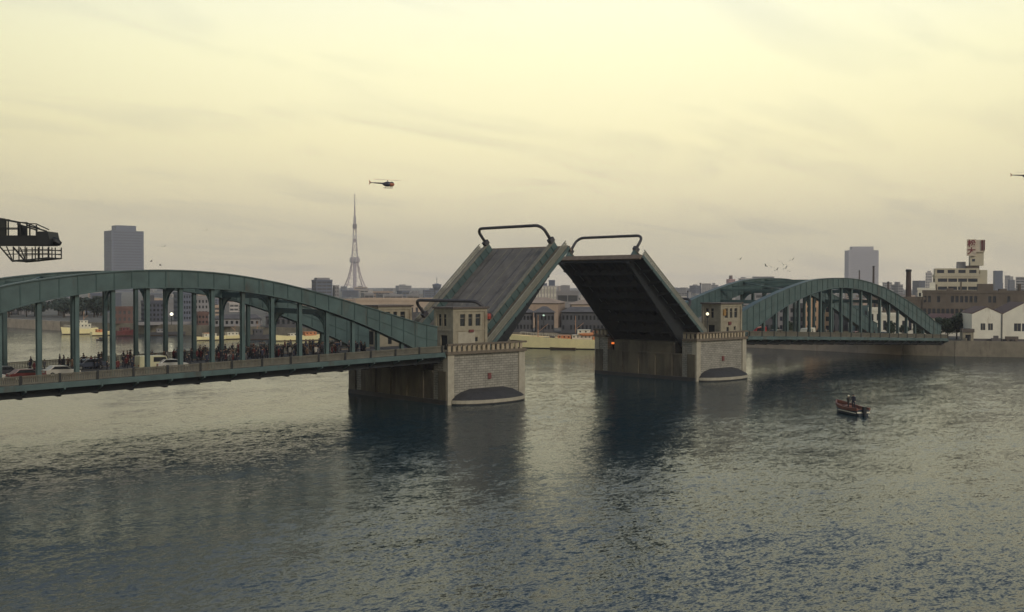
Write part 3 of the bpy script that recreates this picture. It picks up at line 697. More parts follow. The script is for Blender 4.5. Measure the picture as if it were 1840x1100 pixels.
def lattice_tower():
    D = 3023; u = 637.5; c = gp(u, D, 3.5); k = D / FPX
    z = lambda v: CP.z + (513 - v) * k - 3.5
    root = empty('lattice_tower', c, 'tall orange and white lattice broadcasting tower on the horizon below the helicopter', 'tower', rz=-YAW + .3)
    OR = mat('hazed_tower_orange', (.36, .27, .30), .7, 0, .1, .01); WH = mat('hazed_tower_white', (.42, .38, .40), .7, 0, .1, .01)  # distance haze mixed into the orange and white
    prof = [(523, 31), (512, 23), (500, 16.5), (488, 12), (477, 9), (466, 7.8), (452, 6.2), (437, 4.8), (420, 3.8), (404, 3.0), (390, 2.3)]
    for (sx, sy) in ((1, 1), (1, -1), (-1, 1), (-1, -1)):
        g = MB()
        for i, ((va, ra), (vb, rb)) in enumerate(zip(prof[:-1], prof[1:])):
            g.use(OR if i % 2 == 0 or i < 5 else WH); t = 1.7 if i < 6 else 1.3
            g.bar((sx * ra, sy * ra, z(va)), (sx * rb, sy * rb, z(vb)), t)
        g.build('leg', None, root)
    b = MB().use(OR)
    for i, ((va, ra), (vb, rb)) in enumerate(zip(prof[:-1], prof[1:])):
        b.use(OR if i % 2 == 0 or i < 5 else WH); t = .6
        for q in range(4):
            A = [(1, 1), (1, -1), (-1, -1), (-1, 1)][q]; C_ = [(1, 1), (1, -1), (-1, -1), (-1, 1)][(q + 1) % 4]
            b.bar((A[0] * ra, A[1] * ra, z(va)), (C_[0] * rb, C_[1] * rb, z(vb)), t); b.bar((C_[0] * ra, C_[1] * ra, z(va)), (A[0] * rb, A[1] * rb, z(vb)), t)
            b.bar((A[0] * rb, A[1] * rb, z(vb)), (C_[0] * rb, C_[1] * rb, z(vb)), t)
    b.build('bracing', None, root)
    MB().box(-4.2, 4.2, -4.2, 4.2, 0, z(470)).build('lift_shaft', mat('hazed_tower_shaft', (.42, .37, .42), .7), root)  # shaft colour lightened to carry distance haze
    MB().lathe((0, 0, 0), [(11, z(473)), (14.5, z(471.5)), (14.5, z(465.5)), (12.5, z(465)), (12, z(463))], 4).build('main_observatory', WH, root)
    MB().box(-5, 5, -5, 5, z(412), z(404)).build('upper_observatory', mat('tower_dark', (.13, .10, .12), .7), root)
    MB().box(-9, 9, -.6, .6, z(451), z(450)).build('service_platform', OR, root)
    a = MB().use(WH); a.tube([(0, 0, z(404)), (0, 0, z(388)), (0, 0, z(388) + .1)], 2.6, 8).use(OR).tube([(0, 0, z(388)), (0, 0, z(372))], 1.9, 8).use(WH).tube([(0, 0, z(372)), (0, 0, z(362))], 1.5, 8).use(OR).tube([(0, 0, z(362)), (0, 0, z(349.5))], .95, 8)
    a.build('antenna', None, root)
    MB().box(-2.6, 2.6, -2.6, 2.6, z(436), z(430)).build('antenna_collar', OR, root)
lattice_tower()

def mushroom():
    D = 1300; c = gp(785, D); k = D / FPX; z = lambda v: CP.z + (513 - v) * k - 3.5
    r = empty('water_tower', c, 'mushroom shaped tower with thin mast left of the raised left leaf', 'tower')
    MB().lathe((0, 0, 0), [(3, 0), (2.3, z(523)), (2.3, z(518))], 12).build('shaft', BLUEW, r)
    MB().lathe((0, 0, 0), [(2.4, z(522)), (5, z(517)), (5.6, z(512)), (1, z(510))], 14).build('tank', BLUEW, r)
    MB().tube([(0, 0, z(510)), (0, 0, z(499))], .35, 6).build('mast', BLUEW, r)
mushroom()
pxb('office_block', 'dark flat office block above the left arch shoulder, left of the lattice tower', 560, 597, 505, 800, 18, BLUEW, .2, floors=7, cols=1, rows=True, glass=MIDGL, extra=pent([(0, .8, 2)], GREYW))
pxb('office_block', 'lower dark office block attached at the right of the flat one above the left arch', 598, 609, 515, 810, 14, GREYW, .1, floors=5, cols=2, glass=MIDGL)

# skyline behind the right leaf and right arch
SKL = [(1222, 1236, 517, 1900), (1239, 1258, 513.5, 1700), (1260, 1278, 509.5, 1750), (1278, 1291, 512, 2100), (1293, 1303, 518, 1500), (1327, 1352, 500, 1800), (1352, 1391, 497, 1900), (1395, 1420, 506, 2000),
       (1586, 1602, 507, 1500), (1602, 1622, 511, 1300), (1640, 1662, 504, 1400), (1665, 1673, 489, 1800), (1808, 1812, 494, 1700), (1813, 1822, 502, 1500), (1826, 1850, 497, 1200), (1786, 1802, 508, 1300), (1850, 1890, 503, 1100)]
for i, (a, b, v, D) in enumerate(SKL):
    where = 'between the raised right leaf and the right arch' if a < 1320 else 'just above the far rib of the right arch' if a < 1500 else 'between the right arch and the cream sign building' if a < 1700 else 'to the right of the red lettered sign tower'
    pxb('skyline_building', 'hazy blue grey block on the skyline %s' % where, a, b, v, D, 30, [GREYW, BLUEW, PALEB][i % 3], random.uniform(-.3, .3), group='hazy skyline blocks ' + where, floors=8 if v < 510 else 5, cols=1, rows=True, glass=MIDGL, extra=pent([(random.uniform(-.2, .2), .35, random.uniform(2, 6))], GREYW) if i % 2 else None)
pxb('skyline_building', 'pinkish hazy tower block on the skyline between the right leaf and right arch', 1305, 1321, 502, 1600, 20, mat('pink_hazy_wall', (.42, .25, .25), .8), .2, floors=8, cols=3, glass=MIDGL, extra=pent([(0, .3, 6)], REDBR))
pxb('water_tank_tower', 'square topped dark tank tower on the skyline right of the sign tower', 1785, 1801, 486, 1300, 12, BLUEW, .2, floors=0, cat='tower')

# low hazy city filling the distance, sector by sector
SECT = [(-120, 190, 'seen under the left part of the near arch'), (255, 560, 'seen between the hangers of the near arch'), (610, 800, 'between the lattice tower and the left leaf'), (930, 1100, 'in the gap between the raised leaves'), (1200, 1350, 'left of the right arch'), (1350, 1640, 'behind the hangers of the right arch'), (1640, 1960, 'behind the market at right')]
rs = random.Random(11)
for (a, b, where) in SECT:
    for D, v0, v1, step in ((530, 541, 557, 34), (700, 527, 541, 36), (1200, 521, 531, 26), (2200, 514, 523, 20)):
        if D == 530 and a > 600: continue
        if a < 0 or (a == 255): v0 += 3 * (D < 2000); v1 += 2
        u = a + rs.uniform(0, 10)
        while u < b:
            wd = rs.uniform(.5, 1.5) * step; v = rs.uniform(v0, v1)
            if rs.random() < .82:
                pxb('city_block', 'hazy low city block %s' % where, u, u + wd, v, D * rs.uniform(.92, 1.1), rs.uniform(10, 22), rs.choice([GREYW, PALEB, BLUEW, GREYW, PINKW]), rs.uniform(-.4, .4),
                    group='hazy city roofs ' + where, floors=rs.choice([2, 3, 3]), cols=1, rows=True, glass=MIDGL, sides=(0,), extra=pent([(rs.uniform(-.25, .25), rs.uniform(.12, .4), rs.uniform(1, 3))], GREYW) if rs.random() < .5 else None)
            u += wd + rs.uniform(-2, 8)

# --- left, across the river
pxb('waterfront_block', 'pale grid windowed block on the far left bank under the near arch', 22, 53, 560, 520, 12, GREYW, 0, floors=3, cols=5, glass=MIDGL)
pxb('waterfront_building', 'brown red warehouse on the left bank between near hangers, under the slate tower', 199, 243, 556, 402, 10, REDBR, .1, floors=2, cols=5, glass=MIDGL)
pxb('waterfront_building', 'long dark blue office block on the left bank behind the bright lamp', 312, 347, 529, 425, 14, BLUEW, .2, floors=5, cols=5, glass=DARKST, extra=pent([(0, .4, 2)], BLUEW))
pxb('waterfront_building', 'dark stepped block on the left bank between middle hangers', 254, 300, 545, 412, 14, mat('deep_slate_wall', (.06, .065, .09), .8, 0, .2, .2), .1, floors=4, cols=6, glass=DARKST, extra=pent([(-.2, .3, 2.6)], DIMB))
pxb('waterfront_building', 'blue grey block with flat roof on the left bank, right of the long dark one', 350, 386, 537, 425, 14, GREYW, -.1, floors=4, cols=5, glass=DARKST)
pxb('waterfront_building', 'small red brick building on the left bank behind the moored pleasure boats', 352, 374, 565, 385, 8, REDBR, .1, floors=2, cols=3, glass=DARKST)
pxb('quay_shed', 'low dark quay shed with pale roof edge under the middle of the near arch', 244, 350, 584, 393, 8, DIMB, .05, floors=1, cols=10, glass=DARKST, roofM=GREYW, cat='shed')
pxb('quay_shed', 'low hazy shed on the left bank behind the pleasure boats', 386, 470, 574, 376, 9, GREYW, -.1, floors=1, cols=9, glass=DARKST, roof='hip', roofM=(GREYROOF, 1.4), cat='shed')
pxb('quay_shed', 'grey shed on the bank behind the orange decked boats', 478, 560, 570, 368, 10, DIMB, -.2, floors=1, cols=8, glass=DARKST, roof='hip', roofM=(GREYROOF, 1.6), cat='shed')
pxb('market_shed', 'long pale flat roofed market shed behind the inner end of the near arch', 640, 790, 540, 400, 22, mat('sandy_shed_wall', (.42, .33, .26), .85, 0, .2, .2), -.1, floors=1, cols=16, hf=.3, glass=DIMB, cat='shed')
pxb('market_shed', 'low dark market shed under the roof line of the near arch end', 566, 760, 566, 368, 12, DIMB, -.2, floors=1, cols=14, glass=DARKST, cat='shed')

# --- between the leaves
def strips(root, w, d, h):
    for i in range(7):
        x = -w / 2 + w * (i + .5) / 7; MB().box(x - w * .022, x + w * .022, -d / 2 - .35, -d / 2 - .02, 0, h).build('pilaster', WHITEW, root)
pxb('market_office', 'white office building with tall vertical strips behind the cream ship', 962, 1000, 516, 470, 12, PALEB, 0, floors=4, cols=7, wf=.55, hf=.6, glass=MIDGL, extra=lambda r, w, d, h: (strips(r, w, d, h), pent([(.28, .3, 3.0), (-.1, .3, 1.6)], BLUEW)(r, w, d, h)))
pxb('market_office', 'slate blue block to the right of the white stripped office', 1000, 1040, 525, 480, 12, GREYW, 0, floors=2, cols=1, rows=True, glass=MIDGL, extra=pent([(-.1, .4, 3)], GREYW))
pxb('market_hall', 'long low pinkish market hall behind dark sheds in the gap between the leaves', 900, 1019, 545, 370, 26, PINKW, -.12, floors=1, cols=14, wf=.7, hf=.3, glass=DIMB, roof='hip', roofM=(PINKW, 1.8), cat='market hall')
pxb('market_hall', 'sandy market hall touching the right leaf in the gap between the leaves', 1021, 1120, 547, 365, 26, mat('sandy_shed_wall', (.42, .33, .26)), .05, floors=1, cols=12, wf=.7, hf=.3, glass=DIMB, roof='hip', roofM=(PINKW, 1.6), cat='market hall')
pxb('quay_shed', 'dark quay shed behind the bow of the cream ship', 915, 958, 562, 332, 10, DIMB, 0, floors=2, cols=7, hf=.45, glass=DARKST, roof='hip', roofM=(GREYROOF, 1.5), cat='shed')
pxb('quay_shed', 'dark quay shed with a greenish lamp behind the middle of the cream ship', 961, 996, 562, 330, 10, DIMB, .05, floors=2, cols=5, hf=.45, glass=DARKST, roof='hip', roofM=(GREYROOF, 1.8), cat='shed')
pxb('quay_shed', 'dark two storey quay shed nearest the raised right leaf', 1009, 1110, 561, 326, 12, DIMB, -.05, floors=2, cols=14, hf=.45, glass=DARKST, roof='hip', roofM=(GREYROOF, 1.5), cat='shed')
lp = empty('quay_lamp', gp(977, 322), 'small greenish lamp high on a pole in front of the dark quay shed', 'lamp')
MB().tube([(0, 0, 0), (0, 0, 5.4)], .1).build('post', BLACKM, lp); MB().lathe((0, 0, 5.5), [(.05, -.3), (.4, 0), (.05, .3)], 8).build('globe', mat('green_globe', (.45, .62, .5), emit=.7), lp)
lp = empty('floodlight', gp(308, 388), 'bright lit floodlight on a pole on the left bank between hangers', 'floodlight')
MB().tube([(0, 0, 0), (0, 0, 3.3)], .12).build('post', BLACKM, lp); MB().lathe((0, 0, 3.9), [(.05, -.5), (.45, -.28), (.55, 0), (.45, .28), (.05, .5)], 12).build('lamp', mat('flood_lamp', (1, .97, .72), emit=3), lp)

# --- right bank: market, sign tower, chimneys, warehouses
DARKW = mat('market_window_glass', (.03, .034, .05), .3, 0, .3, .4)
pxb('market_building', 'long soot brown market building with rows of windows behind the white warehouses', 1662, 1900, 524, 335, 16, BROWN, .04, floors=3, cols=30, wf=.66, hf=.5, glass=DARKW, extra=pent([(-.045, .11, 2.6), (-.30, .05, 1.2), (-.40, .012, 2.4), (-.22, .01, 3.2), (.08, .05, 1.0), (.2, .012, 2.6), (.3, .07, 1.5)], BROWN), sides=(0, 3))
pxb('market_building', 'soot brown lower wing of the market building right of the arch end', 1560, 1664, 536, 345, 14, BROWN, .04, floors=2, cols=14, wf=.5, hf=.5, glass=DARKW, sides=(0, 3))
pxb('market_annex', 'low white shed with red roof in front of the brown market building', 1664, 1738, 571, 315, 8, WHITEW, .0, floors=1, cols=8, hf=.3, glass=DIMB, roof='hip', roofM=(REDROOF, 1.3), cat='shed')
pxb('market_annex', 'white roof hut above the brown market wing, beside the cream building', 1650, 1681, 519, 372, 9, WHITEW, 0, floors=4, cols=4, hf=.4, glass=DARKW, extra=pent([(.3, .3, 2.4)], WHITEW), sides=(0,))
cr1 = pxb('newspaper_building', 'cream stepped office building with dark window bands below the sign tower', 1677, 1758, 494, 400, 20, CREAM, .06, floors=6, cols=1, rows=True, glass=DARKW, hf=.42, extra=None)
def upper(root):
    k = 400 / FPX; z = lambda v: CP.z + (513 - v) * k - 3.5
    x = lambda u: (u - 1720.5) * k
    w = MB(); w.keepn = True; hs = [(x(1686 + 18 * i) - x(1683), x(1698 + 18 * i) - x(1683), .9, 2.1) for i in range(4)]
    w.facade((x(1683), -9, z(494) + .01), (1, 0, 0), x(1757) - x(1683), z(481) - z(494), hs, .3)
    w.facade((x(1757), -9, z(494) + .01), (0, 1, 0), 14, z(481) - z(494), [], .3); w.facade((x(1683), 5, z(494) + .01), (0, -1, 0), 14, z(481) - z(494), [], .3)
    w.facade((x(1757), 5, z(494) + .01), (-1, 0, 0), x(1757) - x(1683), z(481) - z(494), [], .3)
    w.add([(x(1683), -9, z(481)), (x(1757), -9, z(481)), (x(1757), 5, z(481)), (x(1683), 5, z(481))], [(0, 1, 2, 3)])
    w.build('upper_storey', CREAM, root)
    for h in hs: MB().box(x(1683) + h[0], x(1683) + h[1], -8.74, -8.7, z(494) + h[2], z(494) + h[3]).build('window', DARKW, root)
    MB().box(x(1721), x(1735), -6, 0, z(481) + .01, z(469)).build('roof_house', GREYW, root)
    MB().box(x(1735.5), x(1757), -8, 2, z(481) + .01, z(476)).build('roof_house', ROOFD, root)
    MB().box(x(1758.2), x(1770), -9, 8, 0, z(484)).build('stair_tower', CREAM, root)
    # sign tower
    MB().box(x(1742), x(1764), -8.5, 0, z(476) + .01, z(452)).build('sign_tower', CREAM, root)
    MB().box(x(1745), x(1749.5), -8.62, -8.52, z(468.5), z(464)).build('window', DARKW, root)
    b = MB().use(mat('sign_panel_white', (.55, .47, .38), .7, 0, .1, .5)); b.box(x(1735.5), x(1751), -9.3, -8.6, z(458.5), z(429)); b.box(x(1751.1), x(1765), -9.0, -1, z(452) + .01, z(430)); b.build('sign_box', None, root)
    g = MB().use(DRED)
    for a, c_ in ((1759.5, 1762.5), (1763.6, 1765.6)): g.box(x(a), x(c_), -9.3, -9.05, z(449), z(430.5))
    g.build('sign_stripe', None, root)
    for ch, va in (('松', 429.6), ('大', 443.2)):
        cu = bpy.data.curves.new('t', 'FONT'); cu.body = ch; cu.size = 1.0; cu.extrude = .03; cu.offset = .03
        to = bpy.data.objects.new('t', cu); COL.objects.link(to)
        dg = bpy.context.evaluated_depsgraph_get(); me = bpy.data.meshes.new_from_object(to.evaluated_get(dg)); bpy.data.objects.remove(to)
        me.materials.clear(); me.materials.append(mat('sign_red', (.17, .02, .03), .6))
        if len(me.vertices) < 4: continue
        xs = [v.co.x for v in me.vertices]; ys = [v.co.y for v in me.vertices]; W_ = x(1750.4) - x(1736.2); H_ = (z(va) - z(va + 13))
        for v in me.vertices:
            v.co = ((v.co.x - min(xs)) / (max(xs) - min(xs)) * W_ + x(1736.2), -9.33 - v.co.z * 2, z(va + 13) + (v.co.y - min(ys)) / (max(ys) - min(ys)) * H_)
        o = bpy.data.objects.new('sign_character', me); COL.objects.link(o); o.parent = root
upper(cr1)
def chimney(u, v, D, r, label, M, name='chimney'):
    c = gp(u, D); h = CP.z + (513 - v) * D / FPX - 3.5; o = empty(name, c, label, 'chimney')
    MB().lathe((0, 0, 0), [(r * 1.25, 0), (r, h * .8), (r * .96, h - .8)], 14).build('stack', M, o)
    MB().lathe((0, 0, h - .8), [(r * .98, 0), (r * 1.14, .12), (r * 1.14, .7), (r * .8, .8)], 14).build('rim', BLACKM, o)
CHM = mat('sooty_chimney_brick', (.055, .035, .03), .85, 0, .3, .5)
chimney(1632.5, 483, 365, .85, 'thick dark brick chimney standing left of the cream sign building', CHM)
chimney(1569.5, 477, 600, .55, 'slim dark chimney in front of the pale stepped tower', CHM)
chimney(1544, 485, 800, .45, 'very thin chimney in front of the left side of the pale tower', CHM)
chimney(1596, 505, 600, .5, 'short thin chimney right of the pale tower', CHM)
chimney(1258.5, 508, 500, .28, 'thin mast like chimney between the right leaf and the right arch', BLUEW)
chimney(1236, 522, 480, .25, 'shorter thin chimney close to the right leaf railing', BLUEW)
# white gabled warehouses standing behind the quay
qa = Vector((131, -11.5, 0)); qd = (Vector((141, -26, 0)) - qa).normalized(); qn = Vector((-qd.y, qd.x, 0))
if qn.dot(Vector((1, 1, 0))) < 0: qn = -qn
def onquay(u, off=2.4):
    d = ray(u, 600); d.z = 0; c = Vector((CP.x, CP.y, 0)); a = qa + qn * off
    # intersect c + t d with a + s qd
    det = d.x * -qd.y + d.y * qd.x; r_ = a - c
    t = (r_.x * -qd.y + r_.y * qd.x) / det; return c + d * t
QWZ = 3.96
def warehouse(u0, u1, veave, vapex, label, wins, depth=16):
    a = onquay(u0); b = onquay(u1); w = (b - a).length; mid = (a + b) / 2; D = (mid - Vector((CP.x, CP.y, 0))).dot(Vector((F.x, F.y, 0)).normalized())
    k = D / FPX; z = lambda v: CP.z + (513 - v) * k - 3.5
    rz = math.atan2(qd.y, qd.x)
    root = empty('warehouse', (*(mid + qn * depth / 2).xy, 3.5), label, 'warehouse', 'white gabled warehouses on the quay', rz)
    h = z(veave); fh = z(vapex) - h; wall = MB(); wall.keepn = True
    hs = [((p - u0) / (u1 - u0) * w, (q - u0) / (u1 - u0) * w, z(vb), z(vt)) for p, q, vt, vb in wins]
    wall.facade((-w / 2, -depth / 2, 0), (1, 0, 0), w, h, hs, .25)
    wall.facade((w / 2, -depth / 2, 0), (0, 1, 0), depth, h, []); wall.facade((w / 2, depth / 2, 0), (-1, 0, 0), w, h, []); wall.facade((-w / 2, depth / 2, 0), (0, -1, 0), depth, h, [])
    wall.add([(-w / 2, -depth / 2, h), (w / 2, -depth / 2, h), (0, -depth / 2, h + fh)], [(0, 1, 2)]); wall.add([(-w / 2, depth / 2, h), (w / 2, depth / 2, h), (0, depth / 2, h + fh)], [(2, 1, 0)])
    wall.build('wall', WHITEW, root)
    for q in hs:
        wo = MB().box(-w / 2 + q[0], -w / 2 + q[1], -depth / 2 + .2, -depth / 2 + .24, q[2], q[3]).build('window', DARKW, root)
        MB().box(-w / 2 + (q[0] + q[1]) / 2 - .05, -w / 2 + (q[0] + q[1]) / 2 + .05, -depth / 2 + .14, -depth / 2 + .195, q[2], q[3]).build('frame', FRAMED, wo)
    for sx in (-1, 1):
        MB().hexa([(sx * (w / 2 - .02), -depth / 2 - .1, h - .02), (sx * (w / 2 - .02), depth / 2, h - .02), (0, depth / 2, h + fh), (0, -depth / 2 - .1, h + fh),
                   (sx * (w / 2 - .02), -depth / 2 - .1, h + .14), (sx * (w / 2 - .02), depth / 2, h + .14), (0, depth / 2, h + fh + .16), (0, -depth / 2 - .1, h + fh + .16)]).build('roof', REDROOF, root)
    MB().box(-w / 2 + .02, w / 2 - .02, -depth / 2 - .06, -depth / 2 - .004, 0, .95).build('base_course', GREYROOF, root)
    MB().tube([(w / 2 - .12, -depth / 2 - .14, 0), (w / 2 - .12, -depth / 2 - .14, h)], .1, 6).build('downpipe', GREYROOF, root)
    return root
warehouse(1746, 1801, 563, 551, 'smaller white gabled warehouse with two dark square windows on the quay', [(1762, 1770.5, 580, 592), (1775.5, 1784, 580, 592)])
warehouse(1801.3, 1880, 563, 543, 'larger white gabled warehouse cut by the right edge of the photo', [(1822, 1834.5, 580, 594), (1836.5, 1850, 580, 594)])
kb = onquay(1738, 3.2)
box_building('quay_kiosk', 'tiny beige hut at the left corner of the smaller white warehouse', 'hut', (kb.x, kb.y), 2.6, 2.4, 2.9, math.atan2(qd.y, qd.x), HOUSE, floors=1, cols=1, wf=.5, hf=.4, sides=(0,), roofM=ROOFD)
for u, c_, lab in ((1790, GREYROOF, 'dark crate pile against the smaller white warehouse'), (1818, ROOFD, 'dark covered handcart in front of the larger white warehouse'), (1741, BLACKM, 'black oil drum stack by the beige hut')):
    p = onquay(u, .9); o = MB()
    if 'drum' in lab:
        for a in (-.45, .3): o.lathe((a, 0, 0), [(.33, 0), (.36, .05), (.34, .45), (.36, .5), (.34, .9), (.3, .95)], 12)
        nm, ct = 'oil_drum', 'drums'
        o = MB().lathe((0, 0, 0), [(.4, 0), (.44, .05), (.41, .6), (.44, .65), (.41, 1.2), (.3, 1.25)], 12)
        lab = 'black oil drum by the beige hut'; ct = 'drum'
    elif 'cart' in lab:
        o.box(-1.6, 1.6, -.4, .4, .5, .62).box(-1.5, 1.5, -.38, .38, .62, 1.2); nm, ct = 'handcart', 'cart'
        for a in (-1, 1):
            o.tube([(a, -.45, .35), (a, .45, .35)], .35, 12)
    else:
        o.box(-1.1, 0, -.4, .4, 0, .7).box(.03, 1.1, -.4, .4, 0, .7).box(-.6, .5, -.35, .35, .705, 1.35); nm, ct = 'crate_pile', 'crates'
        lab = 'dark crate pile against the smaller white warehouse'
    ob = o.build(nm, c_, None, loc=(p.x, p.y, 3.96), rz=math.atan2(qd.y, qd.x)); tag(ob, lab, ct)
# blocks seen through the right arch
for i, (a, b, v, D, M, lab, fl, co) in enumerate((
    (1352, 1398, 556, 320, DIMB, 'dark low building behind the left hangers of the right arch', 2, 6), (1400, 1446, 548, 335, GREYW, 'grey office behind the right arch, left of the peach building', 3, 5),
    (1448, 1492, 530, 330, PEACH, 'peach coloured building glowing between the hangers of the right arch', 4, 4), (1494, 1524, 540, 325, DIMB, 'dark narrow block right of the peach building behind the right arch', 3, 3),
    (1526, 1560, 552, 322, mat('dim_teal_wall', (.06, .10, .11), .8, 0, .2, .3), 'dim teal building behind the crown of the right arch', 3, 4), (1562, 1584, 556, 300, WHITEW, 'white narrow building between the right hangers of the right arch', 2, 2), (1586, 1640, 566, 310, WHITEW, 'low white building behind the last hangers of the right arch', 1, 5))):
    pxb('market_block', lab, a, b, v, D, 9, M, 0, floors=fl, cols=co, wf=.5, hf=.5, glass=DARKW, sides=(0,))

# ------------------------------------------------------------------ trees
def crown_mesh(name, n, r, hz, leaf, M, seed):
    g = MB(); rr = random.Random(seed); blobs = []
    for i in range(9):
        t = rr.uniform(0, 2 * PI); q = rr.uniform(0, .62) * r; blobs.append((q * math.cos(t), q * math.sin(t), rr.uniform(-.35, .5) * hz, rr.uniform(.35, .6) * r))
    for i in range(n):
        bx_, by_, bz_, br_ = rr.choice(blobs); d = Vector((rr.gauss(0, 1), rr.gauss(0, 1), rr.gauss(0, 1))).normalized() * br_ * rr.uniform(.55, 1.05)
        p = Vector((bx_, by_, bz_)) + Vector((d.x, d.y, d.z * .8)); a = Vector((rr.gauss(0, 1), rr.gauss(0, 1), rr.gauss(0, .6))).normalized(); b = a.orthogonal().normalized(); s_ = leaf * rr.uniform(.6, 1.4)
        g.add([p - a * s_, p + b * s_ * .6, p + a * s_, p - b * s_ * .6], [(0, 1, 2, 3)])
    g.keepn = True; return g
def tree_proto(h, r, n, leaf, M, seed):
    root = empty('tree', (0, 0, 0)); t = MB().tube([(0, 0, -.2), (.05, 0, h * .3), (0, .1, h * .55), (.1, .1, h * .8)], [h * .035, h * .027, h * .02, h * .008], 7)
    rr = random.Random(seed)
    for k in range(5):
        a = rr.uniform(0, 2 * PI); z = h * rr.uniform(.3, .55); t.tube([(0, 0, z), (math.cos(a) * r * .35, math.sin(a) * r * .35, z + h * .12), (math.cos(a) * r * .7, math.sin(a) * r * .7, z + h * .22)], [h * .014, h * .01, h * .004], 5)
    t.build('trunk', BARK, root); c = crown_mesh('crown', n, r, h * .45, leaf, M, seed).build('crown', M, root); c.location.z = h * .62
    return root
t1 = tree_proto(7, 3.1, 2600, .28, LEAFM, 3); t2 = tree_proto(6, 2.6, 2200, .26, LEAFM, 5)
lab = ['round dark tree nearest the right arch end on the quay', 'dark tree second from the right arch end on the quay', 'wide dark tree between the arch end and the beige hut', 'dark tree with reddish leaning top beside the white warehouse']
first = True
for i, (u, D, s_) in enumerate(((1690, 297, .85), (1704, 293, .95), (1720, 296, .9), (1733, 294, 1.25))):
    p = gp(u, D); o = (t1, t2)[i % 2]
    if i >= 2: o = copy_tree(o)
    o.location = p; o.scale = (s_,) * 3; o.rotation_euler.z = i * 1.7; tag(o, lab[i], 'tree', 'dark trees beside the right arch end')
ft1 = tree_proto(13, 6.5, 1500, .6, LEAFD, 9)
rs = random.Random(4); k = 0
for i in range(44):
    u = rs.uniform(-60, 200); D = rs.uniform(472, 525); o = ft1 if i == 0 else copy_tree(ft1); s_ = rs.uniform(.45, .72)
    o.location = gp(u, D); o.scale = (s_ * 1.2, s_ * 1.2, s_); o.rotation_euler.z = rs.uniform(0, 6); tag(o, 'dark hazy garden tree on the far left bank behind the pale river wall', 'tree', 'garden trees on the far left bank')
for i in range(7):
    u = (1360, 1392, 1418, 1560, 1600, 1625, 1650)[i]; D = (300, 303, 300, 301, 300, 299, 298)[i]; o = copy_tree(t1 if i % 2 else t2); s_ = rs.uniform(.5, .8); o.location = gp(u, D); o.scale = (s_,) * 3
    tag(o, 'dark small tree on the quay seen through the hangers of the right arch', 'tree', 'small trees behind the right arch hangers')

# ------------------------------------------------------------------ boats
def hull(Ln, Bm, H, sheer=.35, boot=.25, M=SHIPW, MBt=SHIPB, draft=.4, n=14, bowflare=.25):
    g = MB(); vs = []; secs = []
    prof = lambda t: (1 - max(0, (t - .55) / .45) ** 2.2) * (.80 + .2 * min(1, t / .3))
    for i in range(n + 1):
        t = i / n; b = Bm / 2 * max(prof(t), .03); top = H * (1 + sheer * max(0, (t - .35) / .65) ** 1.8 + .12 * max(0, (.25 - t) / .25)); x = -Ln / 2 + Ln * t
        rake = (0, .06, .0)[0]
        sec = []
        for (yy, zz) in ((0, -draft), (.62, -draft * .8), (.86, boot), (1, top)):
            xo = x + (Ln * bowflare * .16 * (zz + draft) / (H + draft) if t > .75 else 0) * ((t - .75) / .25)
            sec.append((xo, b * yy * (1.0 if zz < top else 1 + bowflare * .4 * t), zz))
        secs.append(sec)
    P = []
    for sec in secs:
        P.append([(x, -y, z) for x, y, z in sec[::-1]] + [(x, y, z) for x, y, z in sec[1:]])
    m_ = len(P[0]); V = [p for q in P for p in q]
    lo = []; hi = []
    for i in range(n):
        for j in range(m_ - 1):
            f = (i * m_ + j, (i + 1) * m_ + j, (i + 1) * m_ + j + 1, i * m_ + j + 1)
            (hi if j in (0, m_ - 2) else lo).append(f)
    g.use(M); g.add(V, hi); g.use(MBt); k = len(g.v); g.add(V, lo)
    g.use(M); g.add([V[j] for j in range(m_)], [tuple(range(m_))]); g.add([V[n * m_ + j] for j in range(m_)], [tuple(range(m_))[::-1]])
    dk = MB(); dv = []; df = []
    for i in range(n + 1):
        a = P[i][0]; b = P[i][-1]; dv += [(a[0], a[1] * .96, a[2] - .18), (b[0], b[1] * .96, b[2] - .18)]
    for i in range(n): df.append((2 * i, 2 * i + 2, 2 * i + 3, 2 * i + 1))
    dk.add(dv, df); return g, dk
